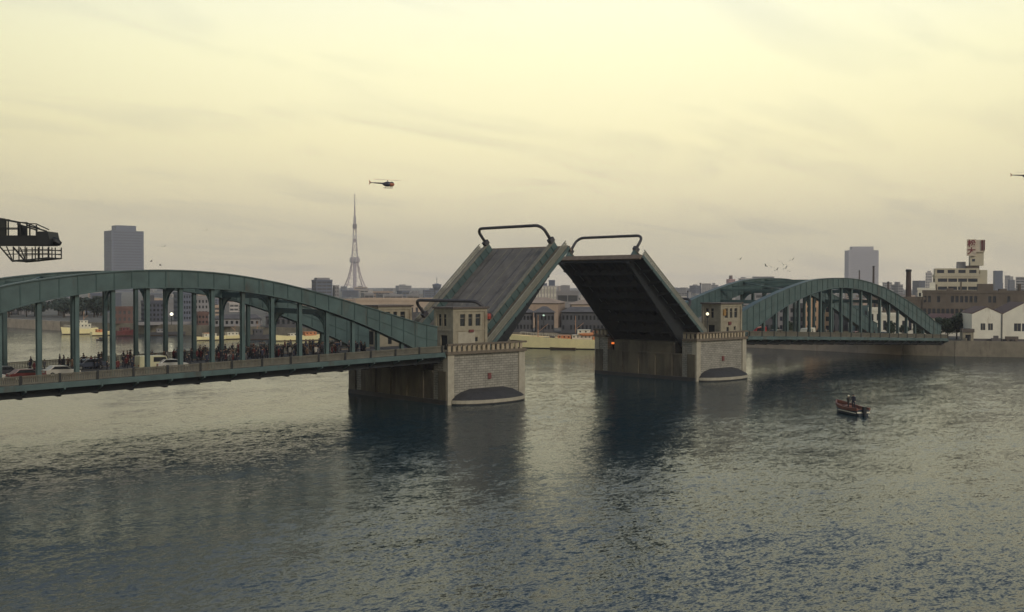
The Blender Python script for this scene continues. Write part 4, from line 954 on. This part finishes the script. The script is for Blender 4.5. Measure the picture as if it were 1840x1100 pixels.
def ship(name, label, cat, p, dirv, Ln, Bm, H, houses=(), masts=(), M=SHIPW, MBt=SHIPB, deckM=None, sheer=.35, group=None, rails=True):
    rz = math.atan2(dirv[1], dirv[0]); root = empty(name, (p[0], p[1], 0), label, cat, group, rz)
    g, dk = hull(Ln, Bm, H, sheer, M=M, MBt=MBt); g.build('hull', None, root); dk.build('deck', deckM or ORNG, root)
    for (x0, x1, w, z0, z1, hm) in houses:
        ho = MB().box(x0, x1, -w / 2, w / 2, z0, z1); ho.box(x0 - .15, x1 + .15, -w / 2 - .15, w / 2 + .15, z1, z1 + .1); h_ = ho.build('deckhouse', hm, root)
        k = max(2, int((x1 - x0) / 1.1)); zz = z0 + (z1 - z0) * .5
        for sy in (-1, 1):
            for i in range(k):
                xx = x0 + (x1 - x0) * (i + .5) / k; MB().box(xx - .22, xx + .22, sy * w / 2 - .02, sy * w / 2 + .02, zz, zz + .35 * (z1 - z0)).build('window', GLASSD, h_)
        MB().box(x1 - .02, x1 + .03, -w / 2 + .25, w / 2 - .25, zz, zz + .35 * (z1 - z0)).build('window', GLASSD, h_)
    for (x, z0, z1, r) in masts:
        q = MB().tube([(x, 0, z0), (x, 0, z1)], [r, r * .6], 6); q.bar((x - .0, -1.1, z0 + (z1 - z0) * .7), (x, 1.1, z0 + (z1 - z0) * .7), .1); q.bar((x, 0, z0 + (z1 - z0) * .25), (x - (z1 - z0) * .45, 0, z0 + (z1 - z0) * .62), .12)
        q.build('mast', mat('mast_paint', (.38, .22, .13), .6), root)
    if rails:
        r = MB(); n = 22
        for sy in (-1, 1):
            pr = None
            for i in range(1, n):
                t = i / n; b = Bm / 2 * (1 - max(0, (t - .55) / .45) ** 2.2) * (.80 + .2 * min(1, t / .3)) * .95; tp = H * (1 + sheer * max(0, (t - .35) / .65) ** 1.8); q = (-Ln / 2 + Ln * t, sy * b, tp)
                r.bar(q, (q[0], q[1], q[2] + .8), .05)
                if pr: r.bar((pr[0], pr[1], pr[2] + .8), (q[0], q[1], q[2] + .8), .05)
                pr = q
        r.build('guard_rail', WHITE, root)
    return root
d = Vector((-12, 18, 0)).normalized(); pb = Vector((72.5, 90, 0)); c = pb - d * 19
ship('moored_ship', 'long cream white ship moored at the market quay between the raised leaves', 'ship', c, d, 38, 6.6, 2.75, houses=((-3.5, 2.0, 4.0, 2.6, 3.9, WHITE), (2.4, 6.2, 3.4, 2.6, 3.7, ORNG), (-2.6, .6, 3.0, 4.05, 5.3, WHITE), (-9.5, -5.2, 3.6, 2.6, 4.0, WHITE), (-5.0, -3.7, 1.8, 2.6, 5.0, ORNG), (7.4, 8.6, 1.6, 2.6, 3.3, DIMB)),
     masts=((12.2, 2.9, 9.4, .16), (1.4, 4.1, 9.3, .14), (-7, 4.2, 7.8, .1)), sheer=.42)
for o_ in [q for q in bpy.data.objects if q.name == 'moored_ship']:
    for x_ in [-16 + 1.5 * k for k in range(19)]:
        bb = 3.3 * (1 - max(0, (x_ / 38 + .5 - .55) / .45) ** 2.2) * .955; MB().tube([(x_, -bb - .0, 1.75), (x_, -bb - .12, 1.75)], .13, 8).build('porthole', GLASSD, o_)
    for x_, w_, h_, M_ in ((9.8, 1.3, .6, GREYW), (14.2, 1.0, .7, DIMB), (-12.5, 2.2, .8, ORNG), (-15.5, 1.4, .7, GREYW)):
        MB().box(x_ - w_ / 2, x_ + w_ / 2, -.9, .9, 2.4, 2.6 + h_).build('hatch', M_, o_)
    for sy in (-1, 1): MB().tube([(-4.6, sy * 2.4, 4.3), (-3.2, sy * 2.4, 4.15), (-1.2, sy * 2.4, 4.15), (.2, sy * 2.4, 4.3)], [.1, .42, .42, .1], 8).build('lifeboat', ORNG, o_)
pp = onz(1012, 628); ship('work_boat', 'low dark work boat lying alongside the cream ship', 'boat', (pp.x - 0, pp.y, 0), d, 7, 1.6, .45, M=SHIPB, deckM=SHIPB, rails=False)
# left: patrol boat, launches, pleasure boats, barge
def b2(u0, u1, v, label, H, Bm, rev=False, name='motor_boat', cat='boat', tw=.12, **k):
    a = onz(u0, v); b = onz(u1, v - 1); Ln = (b - a).length; dd = (b - a).normalized()
    if rev: dd = -dd
    dd = Matrix.Rotation(tw, 3, 'Z') @ dd
    c = (a + b) / 2; return ship(name, label, cat, (c.x, c.y), dd, Ln, Bm, H, **k)
b2(112, 176, 601, 'white patrol boat with stepped deckhouse moored at far left by the pale wall', 2.0, 3.4, True, name='patrol_boat', houses=((-3.5, 1.2, 2.4, 1.9, 3.6, WHITE), (-2.4, .2, 1.9, 3.7, 4.8, WHITE)), masts=((-1.2, 4.8, 8.0, .12),), deckM=WHITE)
b2(163, 203, 603.5, 'small white launch with orange cabin right behind the patrol boat', 1.2, 2.4, False, houses=((-2.0, .9, 1.5, 1.1, 2.1, ORNG),), rails=False)
b2(172, 189, 612, 'tiny dark motor boat on open water below the patrol boat', .35, 1.1, True, houses=((-.6, .2, .7, .3, .8, DIMB),), M=BLUEW, rails=False, deckM=SHIPB)
b2(206, 245, 604, 'red hulled barge moored on the left bank below the brown warehouse', 1.7, 3.6, False, name='barge', houses=((-1.8, 1.0, 2.2, 1.6, 2.8, DRED),), M=DRED, deckM=DRED, rails=False)
b2(262, 348, 603, 'dark low lighter moored left of the pleasure boats', 1.1, 3.0, False, name='barge', M=DIMB, deckM=DIMB, houses=((-4.5, -2.2, 2, 1.0, 2.2, GREYW),), rails=False)
b2(352, 405, 612, 'cream pleasure boat with orange awning between middle hangers', 1.1, 2.6, False, houses=((-2.4, 1.6, 1.9, 1.0, 2.1, WHITE), (-2.2, 1.0, 1.9, 2.2, 2.3, ORNG)), rails=False)
b2(398, 440, 610, 'cream pleasure boat with pale roof moored behind the awning boat', 1.2, 2.6, False, houses=((-2.4, 1.4, 1.9, 1.1, 2.2, WHITE),), masts=((.6, 2.3, 5, .08),), rails=False)
b2(432, 492, 611, 'dark tugboat with high wheelhouse moored left of the two bright launches', 1.5, 3.0, True, name='tug_boat', houses=((-1.6, 1.2, 2.0, 1.4, 3.3, DIMB),), M=DIMB, deckM=DIMB, masts=((0, 3.4, 6, .1),), rails=False)
b2(496, 545, 613, 'cream launch with raised bow pointing left under the near arch', 1.5, 2.6, True, houses=((-2.2, .2, 1.7, 1.4, 2.3, WHITE),), rails=False)
b2(528, 584, 612, 'cream launch with a wide orange deck behind the raised bow launch', 1.5, 2.8, False, houses=((-1.8, 2.0, 2.2, 1.5, 2.7, ORNG),), rails=False)

# ------------------------------------------------------------------ people
def skin_person(pose):
    """continuous body from joints, origin at the feet, faces +y"""
    J = {'pel': (0, 0, .95, .13), 'sp': (0, 0, 1.15, .125), 'ch': (0, .0, 1.35, .15), 'nk': (0, .0, 1.5, .055), 'hd': (0, .02, 1.60, .085), 'tp': (0, .02, 1.70, .075)}
    for s, n in ((-1, 'l'), (1, 'r')):
        sw = pose.get('step', .0) * s; ar = pose.get('arm', 0) if s > 0 else pose.get('arm2', 0)
        J['h' + n] = (s * .1, 0, .90, .095); J['k' + n] = (s * .11, sw * .5, .5, .068); J['a' + n] = (s * .11, sw, .09, .045); J['t' + n] = (s * .12, sw + .16, .04, .04)
        J['s' + n] = (s * .19, 0, 1.43, .06); J['e' + n] = (s * .25, .02 + ar * .12, 1.16 + ar * .03, .045); J['w' + n] = (s * .22, .08 + ar * .3, .93 + ar * .3, .033); J['m' + n] = (s * .21, .11 + ar * .35, .86 + ar * .34, .03)
    E_ = [('pel', 'sp'), ('sp', 'ch'), ('ch', 'nk'), ('nk', 'hd'), ('hd', 'tp')]
    for n in 'lr': E_ += [('pel', 'h' + n), ('h' + n, 'k' + n), ('k' + n, 'a' + n), ('a' + n, 't' + n), ('ch', 's' + n), ('s' + n, 'e' + n), ('e' + n, 'w' + n), ('w' + n, 'm' + n)]
    ks = list(J); me = bpy.data.meshes.new('p'); me.from_pydata([J[k][:3] for k in ks], [(ks.index(a), ks.index(b)) for a, b in E_], [])
    o = bpy.data.objects.new('p', me); COL.objects.link(o); md = o.modifiers.new('s', 'SKIN')
    for i, k in enumerate(ks): r = J[k][3]; me.skin_vertices[0].data[i].radius = (r * 1.15 if k in ('ch', 'pel') else r, r)
    me.skin_vertices[0].data[0].use_root = True; md.use_smooth_shade = True
    sb = o.modifiers.new('u', 'SUBSURF'); sb.levels = 1; sb.render_levels = 1
    dg = bpy.context.evaluated_depsgraph_get(); m2 = bpy.data.meshes.new_from_object(o.evaluated_get(dg)); bpy.data.objects.remove(o)
    m2.materials.clear()
    for q in (COAT, TROU, SKIN): m2.materials.append(q)
    for p in m2.polygons:
        z = p.center.z; hand = z < .96 and abs(p.center.x) > .17 and pose.get('step', 0) < 2
        p.material_index = 2 if z > 1.5 or (hand and z > .6 and abs(p.center.x) > .185) else 0 if z > pose.get('coat', .8) else 1
        p.use_smooth = True
    return m2
def person(pose, hairM=HAIR, hat=False):
    me = skin_person(pose); o = bpy.data.objects.new('person', me); COL.objects.link(o)
    h = MB().lathe((0, -.005, 1.60), [(.075, -.03), (.098, .03), (.095, .09), (.06, .145), (.01, .165)], 10)
    if hat: h.lathe((0, .03, 1.66), [(.14, 0), (.14, .015)], 10)
    hh = h.build('cap' if hat else 'hair', hairM, o, smooth=True); return o
PR = [person({'step': .0, 'coat': .72}), person({'step': .14, 'arm': .3}), person({'step': .05, 'arm': .8, 'arm2': .6, 'coat': .6}), person({'step': .2, 'coat': .8, 'arm2': .4})]
COLS = [((.022, .022, .03, 1), 'black', 9), ((.03, .035, .06, 1), 'navy', 4), ((.10, .018, .02, 1), 'dark red', 3), ((.09, .055, .035, 1), 'brown', 3), ((.45, .42, .38, 1), 'pale', 1), ((.10, .10, .11, 1), 'grey', 3)]
CW = [c for c in COLS for _ in range(c[2])]
rs = random.Random(21); used = set(); cnt = 0
def crowd(n, Xf, zf, s0, s1, dens, ys, where, grp):
    global cnt
    tries = 0; k = 0
    while k < n and tries < 5000:
        tries += 1; s = rs.uniform(s0, s1); y = min(rs.choice(ys) + rs.uniform(-1, 1) * 1.6, 9.0)
        if abs(y + 10.2) < .8 or abs(y - 7.1) < .7: continue
        if rs.random() > dens(s): continue
        i = rs.randrange(4); c = rs.choice(CW); o = PR[i] if i not in used else copy_tree(PR[i]); used.add(i)
        out_ = y < -9.4 or y > 6.3; o.location = (Xf(s), y, zf(s) - (0 if out_ else .15)); o.rotation_euler = (0, 0, rs.uniform(0, 6.28)); sc_ = rs.uniform(.92, 1.05); o.scale = (sc_,) * 3; o.color = c[0]
        for ch in o.children: ch.color = c[0]
        side = 'on the near footway' if y < -9.4 else 'on the far footway' if y > 6.3 else 'on the roadway'
        tag(o, 'person in %s clothes in the crowd %s of %s' % (c[1], side, where), 'person', grp + ', ' + c[1] + ' clothes ' + side); k += 1
crowd(262, XL, zdL, 6, 50, lambda s: 1 if s < 32 else .5, (8.2, 8.0, 5, 4, 2, -1, -4), 'the left span', 'crowd on the left span')
crowd(10, XL, zdL, 46, 58, lambda s: 1, (8, 7.8, 4), 'the left span', 'crowd on the left span')
crowd(26, XR, zdR, 3, 70, lambda s: .6, (8, 5, -7, -11), 'the right span', 'people on the right span')

# ------------------------------------------------------------------ cars
def car(van=False):
    r = empty('parked_car', (0, 0, 0)); Ln = 4.1
    side = [(-2.05, .35), (2.05, .35), (2.08, .72), (1.95, .86), (1.05, .93), (.45, 1.36), (-1.1, 1.38), (-1.65, .95), (-2.05, .88)] if not van else [(-2.05, .35), (2.05, .35), (2.08, .8), (1.9, 1.1), (1.55, 1.85), (1.3, 1.92), (-2.0, 1.92), (-2.05, .9)]
    g = MB().prism(side, -.78, .78); b = g.build('body', CARP, r)
    bv = b.modifiers.new('b', 'BEVEL'); bv.width = .07; bv.segments = 2
    if not van:
        sw = [(.92, .97), (.42, 1.30), (-1.05, 1.31), (-1.5, .98)]
    else: sw = [(1.62, 1.15), (1.4, 1.75), (-.2, 1.75), (-.2, 1.15)]
    for sy in (-1, 1):
        a, c_ = sorted((sy * .77, sy * .80)); MB().prism(sw, a, c_).build('window', GLASSD, r)
    if not van:
        MB().hexa([(1.06, -.66, .95), (1.06, .66, .95), (.49, .6, 1.36), (.49, -.6, 1.36), (1.12, -.66, .98), (1.12, .66, .98), (.53, .6, 1.39), (.53, -.6, 1.39)]).build('windscreen', GLASSD, r)
    for x in (-1.3, 1.3):
        for sy in (-1, 1):
            w = MB().tube([(x, sy * .62, .31), (x, sy * .80, .31)], .31, 16).build('wheel', TYRE, r); MB().tube([(x, sy * .80, .31), (x, sy * .815, .31)], .17, 10).build('rim', CHROME, w)
    for sy in (-1, 1):
        MB().box(2.05, 2.12, sy * .58 - .13, sy * .58 + .13, .58, .75).build('headlight', LAMPW, r); MB().box(-2.1, -2.03, sy * .6 - .12, sy * .6 + .12, .62, .76).build('tail_light', REDM, r)
    MB().box(2.08, 2.16, -.75, .75, .38, .5).build('bumper', CHROME, r); MB().box(-2.16, -2.04, -.75, .75, .38, .5).build('bumper', CHROME, r)
    return r
cp = car(); vp = car(True)
def setc(o, c):
    o.color = c
    for q in o.children_recursive: q.color = c
lst = [(0, -6.2, 62.8, (.42, .41, .38, 1), 'white car nearest the left edge of the photo on the near lane'), (0, -3.4, 61.5, (.5, .48, .44, 1), 'pale car beyond the nearest white one at the left edge'), (0, -5.4, 57.6, (.09, .014, .014, 1), 'dark red car behind the white cars near the left edge'),
       (0, 1.0, 58.5, (.04, .04, .05, 1), 'black car on the middle of the left span beyond the red car'), (0, -3.8, 53.0, (.40, .38, .34, 1), 'white car alone between the first hangers and the crowd'), (1, -4.6, 41.8, (.50, .48, .32, 1), 'cream van standing among the crowd'),
       (0, -5.2, 39.6, (.42, .41, .38, 1), 'white car just in front of the cream van in the crowd'), (0, 4.0, 46.5, (.05, .06, .09, 1), 'dark blue car on the far lane left of the crowd')]
f0 = f1 = True
for v, y, s, c, lab in lst:
    src = vp if v else cp
    o = copy_tree(src) if not (f1 if v else f0) else src
    if v: f1 = False
    else: f0 = False
    o.location = (XL(s), y, zdL(s) - .15); o.rotation_euler = (0, .02, 0 if y < 0 else PI); setc(o, c); tag(o, lab, 'van' if v else 'car', 'vehicles on the left span')
    if v: o.name = 'van'
for v, y, s, c, lab in ((1, -6, 13, (.30, .02, .02, 1), 'red van on the right span beside the control house end'), (0, -6, 19, (.4, .38, .3, 1), 'pale car behind the red van on the right span'), (1, -6, 32, (.6, .58, .5, 1), 'white van between the hangers of the right span'),
                        (0, -6, 52, (.18, .02, .02, 1), 'dark red car near the crown of the right span'), (0, -6, 66, (.05, .05, .07, 1), 'dark car near the outer end of the right span')):
    o = copy_tree(vp if v else cp); o.location = (XR(s), y, zdR(s) - .15); o.rotation_euler = (0, .035, PI); setc(o, c); tag(o, lab, 'van' if v else 'car', 'vehicles on the right span'); o.name = 'van' if v else 'parked_car'

# ------------------------------------------------------------------ small orange boat with two men
def small_boat():
    a = onz(1499, 738); b = onz(1558, 747); c = (a + b) / 2; dd = (a - b); dd = Vector((dd.x, dd.y, 0)).normalized()
    dd = Matrix.Rotation(-.2, 3, 'Z') @ dd
    root = empty('rowing_boat', (c.x, c.y, 0), 'small orange and dark hulled open boat with two men aboard on the river at right', 'boat', rz=math.atan2(dd.y, dd.x))
    OH = mat('orange_red_hull', (.17, .065, .045), .55, 0, .3, 1.5); DH = mat('dark_navy_hull', (.02, .03, .05), .45, 0, .3, 1.5)
    g, dk = hull(5.2, 1.9, .62, .75, boot=.28, M=DH, MBt=DH, draft=.25, n=16); g.build('hull', None, root); dk.build('floor', OH, root)
    g2 = MB(); n = 20; pr = None
    for sy in (-1, 1):
        pr = None
        for i in range(n + 1):
            t = i / n; bb = .95 * max(1 - max(0, (t - .55) / .45) ** 2.2, .03) * (.80 + .2 * min(1, t / .3)) * (1 + .1 * t); z = .62 * (1 + .75 * max(0, (t - .35) / .65) ** 1.8 + .12 * max(0, (.25 - t) / .25)); q = (-2.6 + 5.2 * t + (.2 * (t - .75) / .25 if t > .75 else 0), sy * bb, z + .05)
            if pr: g2.bar(pr, q, .16, .34)
            pr = q
    g2.build('gunwale', OH, root)
    MB().box(-2.63, -2.55, -.78, .78, .3, .46).build('pale_stripe', WHITE, root)
    r = MB()
    for sy in (-1, 1): r.bar((-2.45, sy * .88, .30), (.9, sy * .98, .36), .06, .10)
    r.build('pale_stripe', WHITE, root)
    MB().box(-2.95, -2.62, -.18, .18, .35, 1.05).box(-2.9, -2.7, -.08, .08, -.3, .36).build('outboard_motor', DARKST, root)
    MB().box(.3, 1.1, -.4, .4, .45, .85).build('locker', OH, root); MB().box(-1.2, -.95, -.88, .88, .5, .58).build('thwart', OH, root)
    root.scale = (1.3, 1.25, 1.2)
    M = Matrix.Translation(root.location) @ Matrix.Rotation(root.rotation_euler.z, 4, 'Z')
    for (x, y, i, c_, lab, cp_) in ((.1, .25, 1, (.02, .018, .02, 1), 'man in dark clothes and pale cap standing in the small orange boat', True), (-.45, -.2, 0, (.012, .014, .035, 1), 'taller man in navy coat standing at the right in the small orange boat', False)):
        p = M @ Vector((x, y, .62)); o = copy_tree(PR[i]) if not cp_ else None
        if cp_: o = person({'step': .1, 'arm': .7, 'arm2': .7}, WHITE, True)
        o.location = p; o.rotation_euler = (0, 0, root.rotation_euler.z + (2.2 if cp_ else .5)); o.color = c_; o.scale = (1.35, 1.3, 1.1) if cp_ else (1.35, 1.3, 1.2); tag(o, lab, 'person', 'men in the small boat')
small_boat()

# ------------------------------------------------------------------ helicopters
def helicopter(p, head, label, nose):
    r = empty('helicopter', p, label, 'helicopter', rz=head)
    BD = mat('helicopter_dark', (.03, .03, .045), .4); NS = mat('helicopter_orange', nose, .4)
    def ell(x0, x1, rad, zc, n=10, k=12, e=.5):
        pts = []; rr = []
        for i in range(n + 1):
            t = i / n; pts.append((x0 + (x1 - x0) * t, 0, zc)); rr.append(max(.03, rad * (math.sin(PI * min(max(t, .02), .98)) ** e)))
        return MB().tube(pts, rr, k)
    ell(-1.6, 1.5, .78, 0).build('fuselage', BD, r, smooth=True)
    ell(.1, 1.95, .72, -.1).build('nose', NS, r, smooth=True)
    ell(.55, 1.8, .62, .12).build('canopy_glass', GLASSD, r, smooth=True)
    MB().tube([(-1.3, 0, .2), (-5.4, 0, .45)], [.26, .10], 8).build('tail_boom', BD, r)
    MB().prism([(-5.0, .45), (-5.6, 1.15), (-5.75, 1.15), (-5.5, .4), (-5.7, -.1), (-5.5, -.1)], -.04, .04).build('tail_fin', NS, r)
    MB().bar((-5.5, .12, -.15), (-5.5, .12, 1.05), .12, .04).build('tail_rotor', BD, r)
    MB().box(-4.6, -4.2, -.7, .7, .38, .42).build('tailplane', BD, r)
    MB().tube([(-.1, 0, .6), (-.1, 0, 1.25)], .1, 8).build('rotor_mast', BD, r)
    for a in (.5, .5 + PI):
        MB().bar((-.1, 0, 1.25), (-.1 + 4.6 * math.cos(a), 4.6 * math.sin(a), 1.28), .26, .04).build('rotor_blade', BD, r)
    for sy in (-1, 1):
        q = MB().tube([(-1.3, sy * .8, -1.15), (1.3, sy * .8, -1.15), (1.6, sy * .8, -1.0)], .05, 6); q.bar((-.7, sy * .4, -.5), (-.7, sy * .8, -1.15), .06); q.bar((.7, sy * .4, -.5), (.7, sy * .8, -1.15), .06)
        q.build('skid', BD, r)
helicopter(at(697, 331, 330), -YAW + .05, 'small dark helicopter with orange nose hovering above the lattice tower', (.35, .10, .04))
helicopter(at(1846, 316, 400), -YAW - .35, 'second helicopter at the right edge of the sky, only its tail in view', (.40, .14, .06))

# ------------------------------------------------------------------ birds
bproto = None; rs = random.Random(5)
for i, (u, v) in enumerate(((295, 443), (272, 470), (288, 477), (1400, 470), (1408, 476), (1412, 482), (1396, 485), (1386, 480), (1424, 467), (1330, 466), (1376, 478), (1419, 488), (371, 414))):
    if bproto is None:
        g = MB().tube([(-.22, 0, 0), (0, 0, .02), (.24, 0, 0)], [.02, .07, .02], 6); o = g.build('seabird', mat('bird_feathers', (.06, .055, .055), .8))
        for s_ in (-1, 1): MB().add([(.08, 0, .03), (-.1, 0, .03), (-.12, s_ * .45, .2), (-.02, s_ * .8, .1), (.1, s_ * .42, .2)], [(0, 1, 2, 4), (2, 3, 4)]).build('wing', mat('bird_feathers', (.06,) * 3), o)
        bproto = o
    else: o = copy_tree(bproto)
    o.location = at(u, v, 230 + 10 * rs.random()); o.scale = (1.1,) * 3; o.rotation_euler = (rs.uniform(-.6, .6), 0, rs.uniform(0, 6))
    tag(o, 'tiny dark bird flying above the right arch' if u > 1000 else 'tiny dark bird in the sky right of the slate tower', 'bird', 'birds above the right arch' if u > 1000 else 'birds near the slate tower')

# ------------------------------------------------------------------ crane jib at the left edge
def crane():
    D = 55; k = D / FPX; a = at(0, 433, D); b = at(108, 440, D); ax = Vector((RT.x, RT.y, 0)).normalized()
    root = empty('dockside_crane', (a.x - ax.x * 7.2, a.y - ax.y * 7.2, 3.4), 'black crane jib with railed walkway and hanging basket at upper left edge', 'crane', rz=math.atan2(ax.y, ax.x))
    x = lambda u: 7.2 + u * k; z = lambda v: CP.z + (513 - v) * k - 3.4
    MB().box(-7, 7.2 + 2.7, -.5, .5, z(444), z(426)).build('jib', BLACKM, root)
    g = MB(); g.prism([(x(74), z(419)), (x(95), z(419)), (x(98), z(432)), (x(98), z(443)), (x(74), z(443))], -.62, .62); g.build('winch_housing', BLACKM, root)
    MB().tube([(x(92), 0, z(434)), (x(101), 0, z(436)), (x(108.5), 0, z(440.5))], [.22, .2, .12], 8).build('jib_nose', BLACKM, root)
    w = MB()
    for yy in (-.55, .55):
        for u in (2, 24, 45, 57): w.bar((x(u), yy, z(426)), (x(u), yy, z(396 + u * .16)), .055)
        w.bar((x(-200), yy, z(396)), (x(8), yy, z(396)), .06); w.bar((x(8), yy, z(397)), (x(45), yy, z(404)), .06); w.bar((x(45), yy, z(403)), (x(58), yy, z(403.5)), .05); w.bar((x(58), yy, z(404)), (x(80), yy, z(414)), .05)
        w.bar((x(-200), yy, z(414)), (x(40), yy, z(413)), .05); w.bar((x(40), yy, z(406)), (x(76), yy, z(417)), .07)
        for u in range(-190, 0, 22): w.bar((x(u), yy, z(426)), (x(u), yy, z(396)), .055)
    w.build('walkway_rail', BLACKM, root)
    MB().box(x(-4), x(2), -.5, .5, z(443), z(394)).build('jib_post', BLACKM, root)
    MB().box(x(37), x(44), -.3, .3, z(426), z(408)).build('pulley_block', DARKST, root)
    b_ = MB(); y0, y1 = -.75, .75
    top = [(x(12), z(446)), (x(98), z(444))]; bot = [(x(33), z(472)), (x(97), z(466))]
    for yy in (y0, y1):
        b_.bar((x(12), yy, z(446)), (x(34), yy, z(472)), .06); b_.bar((x(34), yy, z(472)), (x(60), yy, z(470)), .09); b_.bar((x(60), yy, z(470)), (x(98), yy, z(466)), .07)
        for u in (24, 36, 46, 57, 75, 82, 88, 99): b_.bar((x(u), yy, z(446)), (x(max(u, 34) if u > 30 else 34), yy, z(470 if u < 70 else 467)), .045)
        for v in (453, 460): b_.bar((x(12 + (v - 446) * .85), yy, z(v)), (x(99), yy, z(v - 2)), .04)
    for u, v in ((34, 472), (46, 471), (60, 470), (75, 468), (88, 467), (98, 466), (98, 452), (98, 459)): b_.bar((x(u), y0, z(v)), (x(u), y1, z(v)), .05)
    b_.build('basket', BLACKM, root)
    t = MB(); zt = z(444)
    for sx in (-1, 1):
        for sy in (-1, 1): t.bar((sx * 1.6, sy * 1.6, 0), (sx * .6, sy * .6, zt + 2), .22)
    for i in range(8):
        za, zb = (zt + 2) * i / 8, (zt + 2) * (i + 1) / 8; ra, rb = 1.6 - i / 8, 1.6 - (i + 1) / 8
        for q in range(4):
            A = [(1, 1), (1, -1), (-1, -1), (-1, 1)]; p1, p2 = A[q], A[(q + 1) % 4]; t.bar((p1[0] * ra, p1[1] * ra, za), (p2[0] * rb, p2[1] * rb, zb), .12)
    t.build('mast', BLACKM, root)
    MB().box(-7.5, -4.5, -1, 1, z(446), z(420)).build('counterweight', DARKST, root)
crane()

# ------------------------------------------------------------------ river haze
hz = MB().box(-4400, 4400, -4400, 4400, -4, 300).build('haze')
tag(hz, kind='stuff'); hz['label'] = 'thin bluish evening haze over the river and city'; hz['category'] = 'haze'
hz.data.materials.clear()
HM = bpy.data.materials.new('haze_air'); HM.use_nodes = True; t = HM.node_tree; t.nodes.clear()
ho = t.nodes.new('ShaderNodeOutputMaterial'); hv = t.nodes.new('ShaderNodeVolumePrincipled'); hv.inputs['Color'].default_value = (.93, .92, .99, 1); hv.inputs['Density'].default_value = .00017; hv.inputs['Anisotropy'].default_value = .0
t.links.new(hv.outputs[0], ho.inputs['Volume']); hz.data.materials.clear(); hz.data.materials.append(HM)
